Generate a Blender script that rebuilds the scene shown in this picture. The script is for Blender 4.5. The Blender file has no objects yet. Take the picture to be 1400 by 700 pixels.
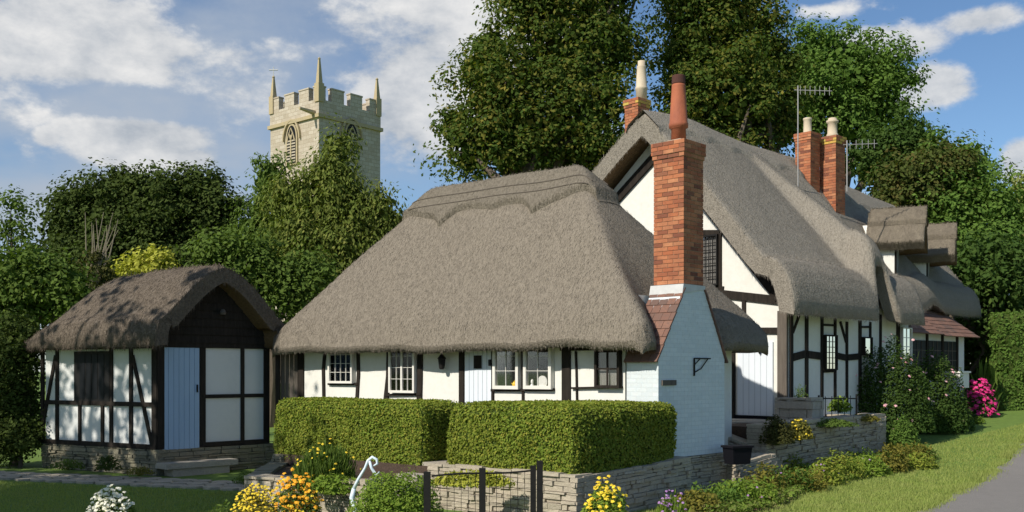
import bpy, math, random
import numpy as np
from mathutils import Vector, Matrix
R = math.radians
rng = np.random.default_rng(7)
random.seed(7)
F = 1374.0; CX = 700.0; HY = 507.0          # focal length and horizon of the photograph, in its pixels
scene = bpy.context.scene
col = scene.collection

# ---------------------------------------------------------------- camera, sky, sun
cd = bpy.data.cameras.new('camera'); cam = bpy.data.objects.new('camera', cd); col.objects.link(cam)
cd.sensor_width = 36; cd.lens = F/1400*36; cd.shift_y = (HY-350)/1400; cd.clip_end = 3000; cd.clip_start = .1
cam.location = (0, 0, 0); cam.rotation_euler = (R(90), 0, 0)
scene.camera = cam
scene.render.resolution_x = 1024; scene.render.resolution_y = 512
scene.view_settings.view_transform = 'Standard'; scene.view_settings.look = 'None'
scene.view_settings.gamma = 1; scene.view_settings.use_curve_mapping = False
scene.view_settings.exposure = 0.0
SUN_AZ = (-.73, -.683); SUN_EL = R(39)
l = bpy.data.lights.new('sun', 'SUN'); l.energy = 5.0; l.angle = R(.55); l.color = (1, .94, .84)
sun = bpy.data.objects.new('sun', l); col.objects.link(sun)
sv = Vector((SUN_AZ[0]*math.cos(SUN_EL), SUN_AZ[1]*math.cos(SUN_EL), math.sin(SUN_EL))).normalized()
sun.rotation_euler = sv.to_track_quat('Z', 'Y').to_euler()
sun.location = (-30, -20, 30)

def setup_world():
    w = bpy.data.worlds.new('World'); scene.world = w; w.use_nodes = True
    nt = w.node_tree; N = nt.nodes; L = nt.links; N.clear()
    out = N.new('ShaderNodeOutputWorld'); bg = N.new('ShaderNodeBackground'); bg.inputs['Strength'].default_value = .135
    L.new(bg.outputs[0], out.inputs[0])
    sky = N.new('ShaderNodeTexSky'); sky.sky_type = 'NISHITA'; sky.sun_disc = False
    sky.sun_elevation = SUN_EL; sky.sun_rotation = math.atan2(SUN_AZ[0], SUN_AZ[1])
    sky.air_density = 1.0; sky.dust_density = .15; sky.ozone_density = 3.0
    tc = N.new('ShaderNodeTexCoord')
    def math_(op, a, b=None, clamp=False):
        n = N.new('ShaderNodeMath'); n.operation = op; n.use_clamp = clamp
        for i, v in enumerate((a, b)):
            if v is None: continue
            if isinstance(v, (int, float)): n.inputs[i].default_value = v
            else: L.new(v, n.inputs[i])
        return n.outputs[0]
    def noise(scale, detail, rough, stretch=(1, 1, 1.7), off=(0, 0, 0)):
        m = N.new('ShaderNodeMapping'); m.inputs['Scale'].default_value = stretch; m.inputs['Location'].default_value = off
        L.new(tc.outputs['Generated'], m.inputs[0])
        n = N.new('ShaderNodeTexNoise'); n.inputs['Scale'].default_value = scale; n.inputs['Detail'].default_value = detail
        n.inputs['Roughness'].default_value = rough; L.new(m.outputs[0], n.inputs['Vector']); return n.outputs[0]
    def dirv(px, py):
        v = Vector(((px-CX)/F, 1, (HY-py)/F)); return v.normalized()
    def blob(px, py, rx, ry):                 # soft ellipse round a direction in the sky
        d = dirv(px, py)
        s = N.new('ShaderNodeVectorMath'); s.operation = 'SUBTRACT'; L.new(tc.outputs['Generated'], s.inputs[0]); s.inputs[1].default_value = d
        m = N.new('ShaderNodeVectorMath'); m.operation = 'MULTIPLY'; L.new(s.outputs[0], m.inputs[0])
        m.inputs[1].default_value = (F/rx, F/rx, F/ry)
        ln = N.new('ShaderNodeVectorMath'); ln.operation = 'LENGTH'; L.new(m.outputs[0], ln.inputs[0])
        return math_('SUBTRACT', 1, ln.outputs['Value'], True)
    n1 = noise(6.5, 10, .62); n2 = noise(15, 6, .6, off=(3, 1, 2)); n3 = noise(3.0, 4, .5, (1, 1, 3.5), (7, 2, 1))
    # broad thin cloud, heavier to the left
    sep = N.new('ShaderNodeSeparateXYZ'); L.new(tc.outputs['Generated'], sep.inputs[0])
    left = math_('MULTIPLY', math_('SUBTRACT', .10, sep.outputs['X'], False), 2.8, True)
    cov = None
    for px, py, rx, ry, k in ((80, 60, 330, 140, .62), (180, 190, 125, 50, 1.1), (67, 187, 28, 20, .7), (265, 215, 50, 28, .6), (600, 60, 330, 130, .5), (575, 130, 150, 130, .7), (330, 130, 260, 90, .3),
                              (560, 165, 150, 50, .36), (1225, 60, 110, 32, .6), (1350, 26, 90, 26, .6), (1275, 120, 80, 44, .75), (1395, 215, 45, 50, .8), (1125, 12, 90, 18, .3), (820, 15, 60, 40, .5), (40, 210, 120, 60, .25)):
        b = math_('MULTIPLY', blob(px, py, rx, ry), k*1.5)
        cov = b if cov is None else math_('MAXIMUM', cov, b)
    hole = math_('ADD', math_('MULTIPLY', blob(300, 22, 85, 42), .8), math_('MULTIPLY', blob(1290, 190, 260, 50), .25))
    c = math_('ADD', cov, math_('MULTIPLY', math_('SUBTRACT', n1, .5), 2.3))
    c = math_('ADD', c, math_('MULTIPLY', math_('SUBTRACT', n2, .5), .8))
    c = math_('SUBTRACT', math_('SUBTRACT', c, hole), math_('MULTIPLY', blob(150, 138, 170, 30), .8))
    dens = N.new('ShaderNodeMapRange'); dens.interpolation_type = 'SMOOTHSTEP'
    L.new(c, dens.inputs[0]); dens.inputs[1].default_value = .16; dens.inputs[2].default_value = .56
    thin = N.new('ShaderNodeMapRange'); thin.interpolation_type = 'SMOOTHSTEP'
    L.new(math_('ADD', math_('MULTIPLY', n3, .9), math_('MULTIPLY', n2, .25)), thin.inputs[0]); thin.inputs[1].default_value = .35; thin.inputs[2].default_value = .75
    thinv = math_('MULTIPLY', math_('MULTIPLY', thin.outputs[0], left), .95)
    # cloud shade: greyer where thick and low
    ramp = N.new('ShaderNodeMapRange'); L.new(math_('ADD', n2, math_('MULTIPLY', n1, .7)), ramp.inputs[0]); ramp.inputs[1].default_value = .65; ramp.inputs[2].default_value = 1.05
    cc = N.new('ShaderNodeMix'); cc.data_type = 'RGBA'; L.new(ramp.outputs[0], cc.inputs[0])
    cc.inputs[6].default_value = (3.3, 3.6, 4.0, 1); cc.inputs[7].default_value = (6.6, 6.5, 6.35, 1)
    skm = N.new('ShaderNodeMix'); skm.data_type = 'RGBA'; skm.blend_type = 'MULTIPLY'; skm.inputs[0].default_value = 1
    L.new(sky.outputs[0], skm.inputs[6]); skm.inputs[7].default_value = (.68, .77, .84, 1)
    m1 = N.new('ShaderNodeMix'); m1.data_type = 'RGBA'; L.new(thinv, m1.inputs[0]); L.new(skm.outputs[2], m1.inputs[6]); m1.inputs[7].default_value = (3.2, 3.65, 4.3, 1)
    m2 = N.new('ShaderNodeMix'); m2.data_type = 'RGBA'; L.new(math_('MULTIPLY', dens.outputs[0], .93), m2.inputs[0]); L.new(m1.outputs[2], m2.inputs[6]); L.new(cc.outputs[2], m2.inputs[7])
    L.new(m2.outputs[2], bg.inputs[0])
setup_world()

# ---------------------------------------------------------------- materials
def mat(name, base, rough=.85, noise=None, island=None, bump=None, spec=.3, coord='Object', subsurf=0, second=None):
    """base colour; noise=(scale,colour,amount[,stretch]); island=colour to mix per piece; bump=(scale,strength[,stretch])"""
    m = bpy.data.materials.new(name); m.use_nodes = True
    nt = m.node_tree; N = nt.nodes; L = nt.links; p = N['Principled BSDF']
    p.inputs['Roughness'].default_value = rough; p.inputs['Specular IOR Level'].default_value = spec
    tc = N.new('ShaderNodeTexCoord'); cur = None
    def mix(f, a, b, bt='MIX'):
        n = N.new('ShaderNodeMix'); n.data_type = 'RGBA'; n.blend_type = bt
        if isinstance(f, float): n.inputs[0].default_value = f
        else: L.new(f, n.inputs[0])
        for i, v in ((6, a), (7, b)):
            if isinstance(v, tuple): n.inputs[i].default_value = (*v, 1)
            else: L.new(v, n.inputs[i])
        return n.outputs[2]
    def nz(scale, stretch=(1, 1, 1), detail=5):
        mp = N.new('ShaderNodeMapping'); mp.inputs['Scale'].default_value = stretch; L.new(tc.outputs[coord], mp.inputs[0])
        n = N.new('ShaderNodeTexNoise'); n.inputs['Scale'].default_value = scale; n.inputs['Detail'].default_value = detail
        n.inputs['Roughness'].default_value = .62; L.new(mp.outputs[0], n.inputs['Vector']); return n.outputs[0]
    def ctr(v, lo, hi):
        r = N.new('ShaderNodeMapRange'); L.new(v, r.inputs[0]); r.inputs[1].default_value = lo; r.inputs[2].default_value = hi; return r.outputs[0]
    cur = base
    if island:
        g = N.new('ShaderNodeNewGeometry')
        for i, c in enumerate(island if isinstance(island, list) else [island]):
            if i == 0: f = g.outputs['Random Per Island']
            else:
                wn = N.new('ShaderNodeTexWhiteNoise'); wn.noise_dimensions = '1D'; mm = N.new('ShaderNodeMath'); mm.operation = 'ADD'; mm.inputs[1].default_value = i*3.7
                L.new(g.outputs['Random Per Island'], mm.inputs[0]); L.new(mm.outputs[0], wn.inputs['W']); f = ctr(wn.outputs['Value'], .55, 1.0)
            cur = mix(f, cur, c)
    for ns in ([noise] if noise and not isinstance(noise, list) else (noise or [])):
        s, c, amt = ns[:3]; st = ns[3] if len(ns) > 3 else (1, 1, 1)
        f = ctr(nz(s, st), .5-.5*(1-amt)-.02, .5+.28)
        cur = mix(f, cur, c)
    if isinstance(cur, tuple): p.inputs['Base Color'].default_value = (*cur, 1)
    else: L.new(cur, p.inputs['Base Color'])
    if bump:
        st = bump[2] if len(bump) > 2 else (1, 1, 1)
        b = N.new('ShaderNodeBump'); b.inputs['Strength'].default_value = bump[1]; b.inputs['Distance'].default_value = .03
        L.new(nz(bump[0], st, 6), b.inputs['Height']); L.new(b.outputs[0], p.inputs['Normal'])
    if subsurf:
        tr = N.new('ShaderNodeBsdfTranslucent'); ms = N.new('ShaderNodeMixShader'); ms.inputs[0].default_value = subsurf
        if isinstance(cur, tuple): tr.inputs[0].default_value = (*cur, 1)
        else: L.new(mix(1.0, cur, (1.25, 1.35, .55), 'MULTIPLY'), tr.inputs[0])
        L.new(p.outputs[0], ms.inputs[1]); L.new(tr.outputs[0], ms.inputs[2]); L.new(ms.outputs[0], N['Material Output'].inputs[0])
    return m

def masonry(m, h=.30, w=.62, dv=(-.099, 1.411, 0), ms=.022, c2=(.80, .77, .72, 1), mc=(.70, .66, .6, 1)):
    nt = m.node_tree; N = nt.nodes; L = nt.links; p = N['Principled BSDF']; tc = N.new('ShaderNodeTexCoord')
    sp_ = N.new('ShaderNodeSeparateXYZ'); L.new(tc.outputs['Object'], sp_.inputs[0])
    d = N.new('ShaderNodeVectorMath'); d.operation = 'DOT_PRODUCT'; L.new(tc.outputs['Object'], d.inputs[0]); d.inputs[1].default_value = dv
    c = N.new('ShaderNodeCombineXYZ'); L.new(d.outputs['Value'], c.inputs[0]); L.new(sp_.outputs[2], c.inputs[1])
    b = N.new('ShaderNodeTexBrick'); L.new(c.outputs[0], b.inputs['Vector']); b.inputs['Scale'].default_value = 1; b.inputs['Brick Width'].default_value = w; b.inputs['Row Height'].default_value = h
    b.inputs['Mortar Size'].default_value = ms; b.inputs['Color1'].default_value = (1, 1, 1, 1); b.inputs['Color2'].default_value = c2; b.inputs['Mortar'].default_value = mc; b.offset = .5
    x = N.new('ShaderNodeMix'); x.data_type = 'RGBA'; x.blend_type = 'MULTIPLY'; x.inputs[0].default_value = 1
    old = p.inputs['Base Color'].links[0].from_socket; L.new(old, x.inputs[6]); L.new(b.outputs['Color'], x.inputs[7]); L.new(x.outputs[2], p.inputs['Base Color'])
M = {}
M['plaster'] = mat('lime_plaster', (.85, .84, .80), .9, noise=[(2.2, (.62, .59, .52), .22, (1, 1, .25)), (1.3, (.72, .70, .63), .35), (9, (.78, .77, .71), .5)], bump=(7, .25))
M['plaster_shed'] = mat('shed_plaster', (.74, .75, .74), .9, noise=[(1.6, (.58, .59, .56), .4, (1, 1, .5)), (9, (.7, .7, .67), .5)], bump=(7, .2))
M['timber'] = mat('dark_timber', (.014, .012, .010), .85, spec=.12, noise=(14, (.042, .034, .028), .45, (1, 1, .15)), bump=(30, .5, (1, 1, .12)))
M['old_timber'] = mat('weathered_timber', (.085, .07, .058), .85, noise=(10, (.16, .135, .11), .5, (1, 1, .15)), bump=(25, .6, (1, 1, .12)))
M['thatch'] = mat('thatch', (.165, .142, .116), .95, noise=[(1.1, (.235, .208, .172), .4), (5, (.105, .09, .074), .45, (1, 1, .16)), (24, (.08, .064, .05), .4), (60, (.33, .285, .225), .3)], bump=(26, 1.0), spec=.1)
M['thatch'].name = 'thatch'
M['thatch_straw'] = mat('thatch', (.165, .142, .116), .95, noise=[(1.1, (.235, .208, .172), .4), (5, (.105, .09, .074), .45, (1, 1, .16)), (24, (.08, .064, .05), .4), (60, (.33, .285, .225), .3)], island=[(.27, .232, .186), (.12, .102, .083)], bump=(26, 1.0), spec=.1)
M['thatch_pale'] = mat('thatch_pale', (.26, .23, .188), .95, noise=[(1.0, (.35, .31, .25), .4), (5, (.12, .107, .09), .5, (1, 1, .16)), (24, (.10, .085, .07), .4), (60, (.38, .34, .28), .3)], bump=(24, 1.0), spec=.1)
M['thatch_pale'].name = 'thatch_pale'
M['thatch_pale_straw'] = mat('thatch_pale', (.26, .23, .188), .95, noise=[(1.0, (.35, .31, .25), .4), (5, (.12, .107, .09), .5, (1, 1, .16)), (24, (.10, .085, .07), .4), (60, (.38, .34, .28), .3)], island=[(.37, .325, .265), (.16, .14, .113)], bump=(24, 1.0), spec=.1)
M['thatch_cap'] = mat('ridge_thatch', (.27, .235, .188), .95, noise=[(4, (.25, .215, .17), .4), (30, (.15, .13, .10), .35)], bump=(26, 1.0), spec=.1)
M['thatch_cap'].name = 'thatch_cap'
M['thatch_cap_straw'] = mat('ridge_thatch', (.27, .235, .188), .95, noise=[(4, (.25, .215, .17), .4), (30, (.15, .13, .10), .35)], island=[(.36, .31, .24), (.09, .075, .055)], bump=(26, 1.0), spec=.1)
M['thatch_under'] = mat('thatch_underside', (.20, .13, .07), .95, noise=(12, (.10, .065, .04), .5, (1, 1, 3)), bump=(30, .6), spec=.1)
M['thatch_new'] = mat('dormer_thatch', (.33, .28, .205), .95, noise=[(3, (.18, .15, .115), .5), (40, (.13, .11, .085), .45)], bump=(40, .8), spec=.1)
M['thatch_new'].name = 'thatch_new'
M['thatch_new_straw'] = mat('dormer_thatch', (.33, .28, .205), .95, noise=[(3, (.18, .15, .115), .5), (40, (.13, .11, .085), .45)], island=[(.36, .31, .23)], bump=(40, .8), spec=.1)
M['thatch_shed'] = mat('shed_thatch', (.20, .168, .135), .95, noise=[(1.1, (.23, .185, .14), .4), (24, (.075, .06, .048), .45)], bump=(26, .9), spec=.1)
M['thatch_shed'].name = 'thatch_shed'
M['thatch_shed_straw'] = mat('shed_thatch', (.18, .145, .11), .95, noise=[(1.1, (.23, .185, .14), .4), (24, (.075, .06, .048), .45)], island=[(.22, .175, .13)], bump=(26, .9), spec=.1)
M['brick'] = mat('red_brick', (.52, .155, .06), .88, island=[(.70, .33, .16), (.09, .04, .032)], noise=[(2.2, (.26, .09, .05), .3)], bump=(30, .4))
M['mortar'] = mat('mortar', (.46, .35, .25), .95, noise=(20, (.3, .24, .18), .5))
M['lichen'] = mat('lichen_brick', (.46, .22, .09), .9, island=[(.58, .36, .08), (.4, .3, .1)], noise=(14, (.6, .42, .08), .4), bump=(30, .4))
M['stone'] = mat('rubble_stone', (.34, .29, .215), .92, island=[(.56, .48, .37), (.20, .175, .145)], noise=[(5, (.26, .225, .17), .4), (24, (.46, .40, .31), .3)], bump=(22, .7))
M['stone_shaded'] = mat('shaded_stone', (.20, .175, .125), .95, island=[(.30, .26, .19), (.10, .09, .07)], noise=[(4, (.11, .12, .06), .45), (20, (.26, .23, .17), .3)], bump=(22, .7))  # darker version of the rubble stone: shade on plinth and side walls painted into it
M['earth'] = mat('dark_joint', (.05, .042, .033), .95, noise=(12, (.03, .03, .02), .5))
M['slab'] = mat('stone_slab', (.42, .37, .30), .9, noise=[(4, (.22, .2, .165), .45), (20, (.42, .38, .32), .3)], bump=(18, .5))
M['tower'] = mat('tower_limestone', (.57, .48, .37), .92, noise=[(.35, (.38, .32, .25), .5), (2.2, (.32, .27, .215), .4), (12, (.60, .54, .44), .3)], bump=(5, .6))
masonry(M['tower'])
M['tower_trim'] = mat('tower_trim', (.40, .33, .24), .92, noise=[(2, (.29, .26, .2), .4), (6, (.48, .38, .2), .35)], bump=(5, .5))
M['painted_brick'] = mat('painted_brick', (.80, .81, .80), .75, noise=[(1.2, (.60, .63, .62), .4, (1, 1, .3)), (12, (.66, .73, .76), .4)], bump=(18, .25))
M['groove'] = mat('plank_groove_paint', (.50, .54, .58), .7)
masonry(M['painted_brick'], .076, .225, (-.05, 1.41, 0), .007, (.90, .91, .92, 1), (.86, .87, .88, 1))
M['lead'] = mat('lead_flashing', (.62, .62, .60), .6, noise=(6, (.45, .45, .44), .4))
M['tile'] = mat('clay_tile', (.21, .10, .07), .9, island=[(.30, .15, .10), (.13, .085, .07)], noise=(18, (.16, .1, .08), .4), bump=(25, .4))
M['terracotta'] = mat('terracotta', (.50, .155, .07), .75, noise=(4, (.24, .075, .045), .45, (1, 1, .4)), bump=(16, .2))
M['soot'] = mat('sooty_rim', (.06, .03, .025), .9, noise=(8, (.11, .04, .03), .5))
M['cream_pot'] = mat('cream_clay', (.66, .56, .42), .8, noise=(5, (.5, .4, .28), .4, (1, 1, .5)))
M['blue_door'] = mat('pale_blue_paint', (.36, .50, .68), .55, noise=(3, (.31, .44, .6), .4, (1, 1, .3)))
M['white_door'] = mat('white_blue_paint', (.76, .80, .84), .5, noise=(3, (.68, .73, .78), .4, (1, 1, .3)))
M['white_paint'] = mat('white_paint', (.8, .78, .72), .5, noise=(5, (.7, .67, .6), .4))
M['black_iron'] = mat('black_iron', (.007, .007, .008), .6, spec=.2, noise=(20, (.018, .016, .014), .4))
M['glass_dark'] = mat('dark_room', (.008, .009, .011), .5, spec=.15)
M['lace'] = mat('net_curtain', (.34, .33, .31), .9, noise=(9, (.16, .155, .145), .5, (4, 4, .4)))
M['lace_tan'] = mat('tan_curtain', (.24, .215, .165), .9, noise=(9, (.08, .075, .06), .5, (4, 4, .4)))
M['grass'] = mat('grass', (.13, .22, .035), .9, noise=[(.5, (.20, .28, .055), .5), (6, (.10, .16, .03), .4)], bump=(40, .5))
M['blade'] = mat('grass_blades', (.15, .27, .032), .8, island=[(.25, .36, .055), (.36, .38, .12)], noise=[(.6, (.25, .33, .06), .45), (2.5, (.32, .34, .11), .3)], subsurf=.25, spec=.2)
M['soil'] = mat('soil', (.075, .05, .036), .95, noise=[(3, (.12, .08, .06), .5), (20, (.05, .035, .025), .4)], bump=(18, .8))
M['mulch'] = mat('bark_mulch', (.19, .10, .07), .95, island=[(.28, .16, .11), (.11, .065, .045)], bump=(18, .6))
M['asphalt'] = mat('asphalt', (.24, .22, .20), .92, noise=[(.35, (.17, .155, .14), .5), (4, (.31, .285, .255), .35), (1.2, (.30, .275, .25), .4), (60, (.16, .15, .14), .4)], bump=(90, .4))
M['bark'] = mat('bark', (.085, .065, .048), .95, noise=(6, (.15, .12, .09), .4, (1, 1, .3)), bump=(12, .8, (1, 1, .25)))
M['pale_bark'] = mat('pale_dead_stems', (.30, .26, .18), .95, noise=(6, (.2, .17, .12), .4))
M['yellow'] = mat('yellow_petals', (.78, .52, .04), .7, island=[(.9, .72, .06)], spec=.2, subsurf=.15)
M['orange'] = mat('orange_petals', (.85, .34, .02), .7, island=[(.9, .5, .04)], spec=.2, subsurf=.15)
M['pink'] = mat('pink_petals', (.75, .32, .36), .7, island=[(.85, .6, .58)], spec=.2, subsurf=.15)
M['magenta'] = mat('magenta_petals', (.60, .025, .17), .7, island=[(.75, .06, .27)], spec=.2, subsurf=.15)
M['purple'] = mat('purple_petals', (.34, .16, .42), .7, island=[(.5, .3, .55)], spec=.2, subsurf=.15)
M['white_petal'] = mat('white_petals', (.8, .78, .74), .7, island=[(.85, .8, .6)], spec=.2, subsurf=.15)
M['ceramic'] = mat('white_ceramic', (.78, .77, .74), .25)
M['yellow_ceramic'] = mat('yellow_ceramic', (.7, .45, .04), .25)
M['pale_blue_metal'] = mat('pale_blue_enamel', (.55, .68, .78), .4, noise=(14, (.8, .85, .88), .5))
M['black_plastic'] = mat('black_plastic', (.007, .007, .010), .7, spec=.12)
M['roof_red'] = mat('far_roof_tiles', (.40, .17, .11), .9, noise=(3, (.3, .13, .09), .4), bump=(8, .5))
M['aerial'] = mat('grey_aluminium', (.35, .34, .33), .5)
def glass():
    m = bpy.data.materials.new('window_glass'); m.use_nodes = True; nt = m.node_tree; N = nt.nodes; L = nt.links; N.clear()
    o = N.new('ShaderNodeOutputMaterial'); t = N.new('ShaderNodeBsdfTransparent'); g = N.new('ShaderNodeBsdfGlossy'); g.inputs['Roughness'].default_value = .04
    f = N.new('ShaderNodeFresnel'); f.inputs[0].default_value = 1.5; x = N.new('ShaderNodeMixShader')
    L.new(f.outputs[0], x.inputs[0]); L.new(t.outputs[0], x.inputs[1]); L.new(g.outputs[0], x.inputs[2]); L.new(x.outputs[0], o.inputs[0]); return m
M['glass'] = glass()
def leafmat(name, a, b, c=None, patch=None, sub=.28):
    return mat(name, a, .8, island=[b] + ([c] if c else []), noise=[(.45, patch or a, .45)], subsurf=sub, spec=.12)
M['leaf_maple'] = leafmat('maple_leaves', (.045, .085, .015), (.10, .15, .025), (.36, .28, .055), (.065, .105, .018), .35)
M['leaf_ash'] = leafmat('ash_leaves', (.075, .145, .026), (.16, .24, .045), None, (.095, .17, .03))
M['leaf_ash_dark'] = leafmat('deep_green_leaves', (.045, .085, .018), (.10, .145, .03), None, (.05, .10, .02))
M['leaf_copper'] = leafmat('copper_leaves', (.07, .09, .022), (.11, .15, .03), (.16, .09, .03))
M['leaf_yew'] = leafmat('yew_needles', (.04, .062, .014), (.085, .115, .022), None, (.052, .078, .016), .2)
M['leaf_cypress'] = leafmat('cypress_sprays', (.10, .14, .028), (.19, .225, .045), (.34, .33, .09), (.12, .16, .03))
M['leaf_golden'] = leafmat('golden_leaves', (.33, .36, .05), (.50, .48, .09), None, (.40, .4, .06))
M['leaf_shrub'] = leafmat('shrub_leaves', (.075, .125, .024), (.14, .195, .036), None, (.095, .15, .028))
M['leaf_hedge'] = leafmat('hedge_leaves', (.10, .185, .026), (.21, .31, .04), (.38, .34, .06), (.24, .26, .04), .28)
M['leaf_cover'] = leafmat('ground_cover_leaves', (.10, .17, .03), (.24, .32, .05), (.26, .17, .10), (.14, .21, .035))
M['leaf_bright'] = leafmat('bright_leaves', (.13, .22, .03), (.25, .32, .05), None, (.16, .24, .03))
M['leaf_moss'] = leafmat('mossy_leaves', (.16, .15, .03), (.30, .25, .04), (.09, .10, .025))
M['leaf_olive'] = leafmat('olive_leaves', (.06, .065, .02), (.10, .10, .03), (.13, .12, .03))
M['leaf_pale'] = leafmat('pale_yellow_green_leaves', (.22, .25, .07), (.34, .34, .11))

# ---------------------------------------------------------------- mesh helpers
def wloc(o):
    v = Vector((0, 0, 0))
    while o is not None: v = v + Vector(o.location); o = o.parent
    return v
def tag(o, label=None, cat=None, group=None, kind=None):
    if label: o['label'] = label
    if cat: o['category'] = cat
    if group: o['group'] = group
    if kind: o['kind'] = kind
    return o
def thing(name, label, cat, loc, group=None):
    o = bpy.data.objects.new(name, None); col.objects.link(o); o.location = loc; o.empty_display_size = .3
    return tag(o, label, cat, group)
def strawof(m): return M[m.name.split('.')[0]+'_straw']
def link_mesh(name, V, faces, m, parent=None, loc=None, smooth=False, mats=None, midx=None):
    """V (n,3) array, faces: list of arrays of shape (k,3|4) or list of tuples"""
    V = np.asarray(V, dtype=np.float64).reshape(-1, 3)
    base = np.array(wloc(parent)) if parent is not None else np.array(loc if loc is not None else (0, 0, 0), dtype=float)
    V = V-base
    me = bpy.data.meshes.new(name)
    if isinstance(faces, list) and faces and isinstance(faces[0], np.ndarray): groups = faces
    else:
        groups = None
    if groups:
        li = np.concatenate([g.reshape(-1) for g in groups]).astype(np.int32)
        lt = np.concatenate([np.full(len(g), g.shape[1]) for g in groups]).astype(np.int32)
    else:
        li = np.array([i for f in faces for i in f], dtype=np.int32); lt = np.array([len(f) for f in faces], dtype=np.int32)
    ls = np.concatenate([[0], np.cumsum(lt)[:-1]]).astype(np.int32)
    me.vertices.add(len(V)); me.vertices.foreach_set('co', V.astype(np.float32).reshape(-1))
    me.loops.add(len(li)); me.loops.foreach_set('vertex_index', li)
    me.polygons.add(len(lt)); me.polygons.foreach_set('loop_start', ls); me.polygons.foreach_set('loop_total', lt)
    if not isinstance(smooth, np.ndarray): me.polygons.foreach_set('use_smooth', np.full(len(lt), bool(smooth)))
    else: me.polygons.foreach_set('use_smooth', smooth)
    if midx is not None: me.polygons.foreach_set('material_index', midx.astype(np.int32))
    me.update(calc_edges=True); me.validate()
    for mm in (mats or [m]): me.materials.append(mm)
    o = bpy.data.objects.new(name, me); col.objects.link(o)
    if parent is not None: o.parent = parent
    else: o.location = base
    return o
class MB:
    def __init__(s): s.v = []; s.f = []
    def pts(s, P):
        n = len(s.v); s.v += [tuple(p) for p in P]; return n
    def hexa(s, P):      # bottom 4 (ccw), top 4
        n = s.pts(P); s.f += [tuple(n+i for i in q) for q in ((3, 2, 1, 0), (4, 5, 6, 7), (0, 1, 5, 4), (1, 2, 6, 5), (2, 3, 7, 6), (3, 0, 4, 7))]; return s
    def prism(s, poly, d):   # polygon extruded by vector d
        k = len(poly); n = s.pts(poly); s.pts([(p[0]+d[0], p[1]+d[1], p[2]+d[2]) for p in poly])
        s.f += [tuple(range(n+k-1, n-1, -1)), tuple(range(n+k, n+2*k))] + [(n+i, n+(i+1) % k, n+k+(i+1) % k, n+k+i) for i in range(k)]; return s
    def tube(s, P, r, seg=8, cap=True):
        P = [Vector(p) for p in P]; rs = r if isinstance(r, (list, tuple)) else [r]*len(P); rings = []
        for i, p in enumerate(P):
            d = (P[min(i+1, len(P)-1)]-P[max(i-1, 0)]).normalized(); a = d.orthogonal().normalized() if i == 0 else (a-d*a.dot(d)).normalized()
            b = d.cross(a); rings.append(s.pts([p+(a*math.cos(2*math.pi*k/seg)+b*math.sin(2*math.pi*k/seg))*rs[i] for k in range(seg)]))
        for u, w in zip(rings[:-1], rings[1:]): s.f += [(u+k, u+(k+1) % seg, w+(k+1) % seg, w+k) for k in range(seg)]
        if cap: s.f += [tuple(rings[0]+k for k in range(seg-1, -1, -1)), tuple(rings[-1]+k for k in range(seg))]
        return s
    def lathe(s, c, prof, seg=20, axis=None):
        rings = [s.pts([(c[0]+r*math.cos(2*math.pi*k/seg), c[1]+r*math.sin(2*math.pi*k/seg), c[2]+z) for k in range(seg)]) for r, z in prof]
        for u, w in zip(rings[:-1], rings[1:]): s.f += [(u+k, u+(k+1) % seg, w+(k+1) % seg, w+k) for k in range(seg)]
        s.f += [tuple(rings[0]+k for k in range(seg-1, -1, -1)), tuple(rings[-1]+k for k in range(seg))]; return s
    def build(s, name, m, parent=None, loc=None, smooth=False):
        return link_mesh(name, s.v, s.f, m, parent, loc, smooth)

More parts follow.
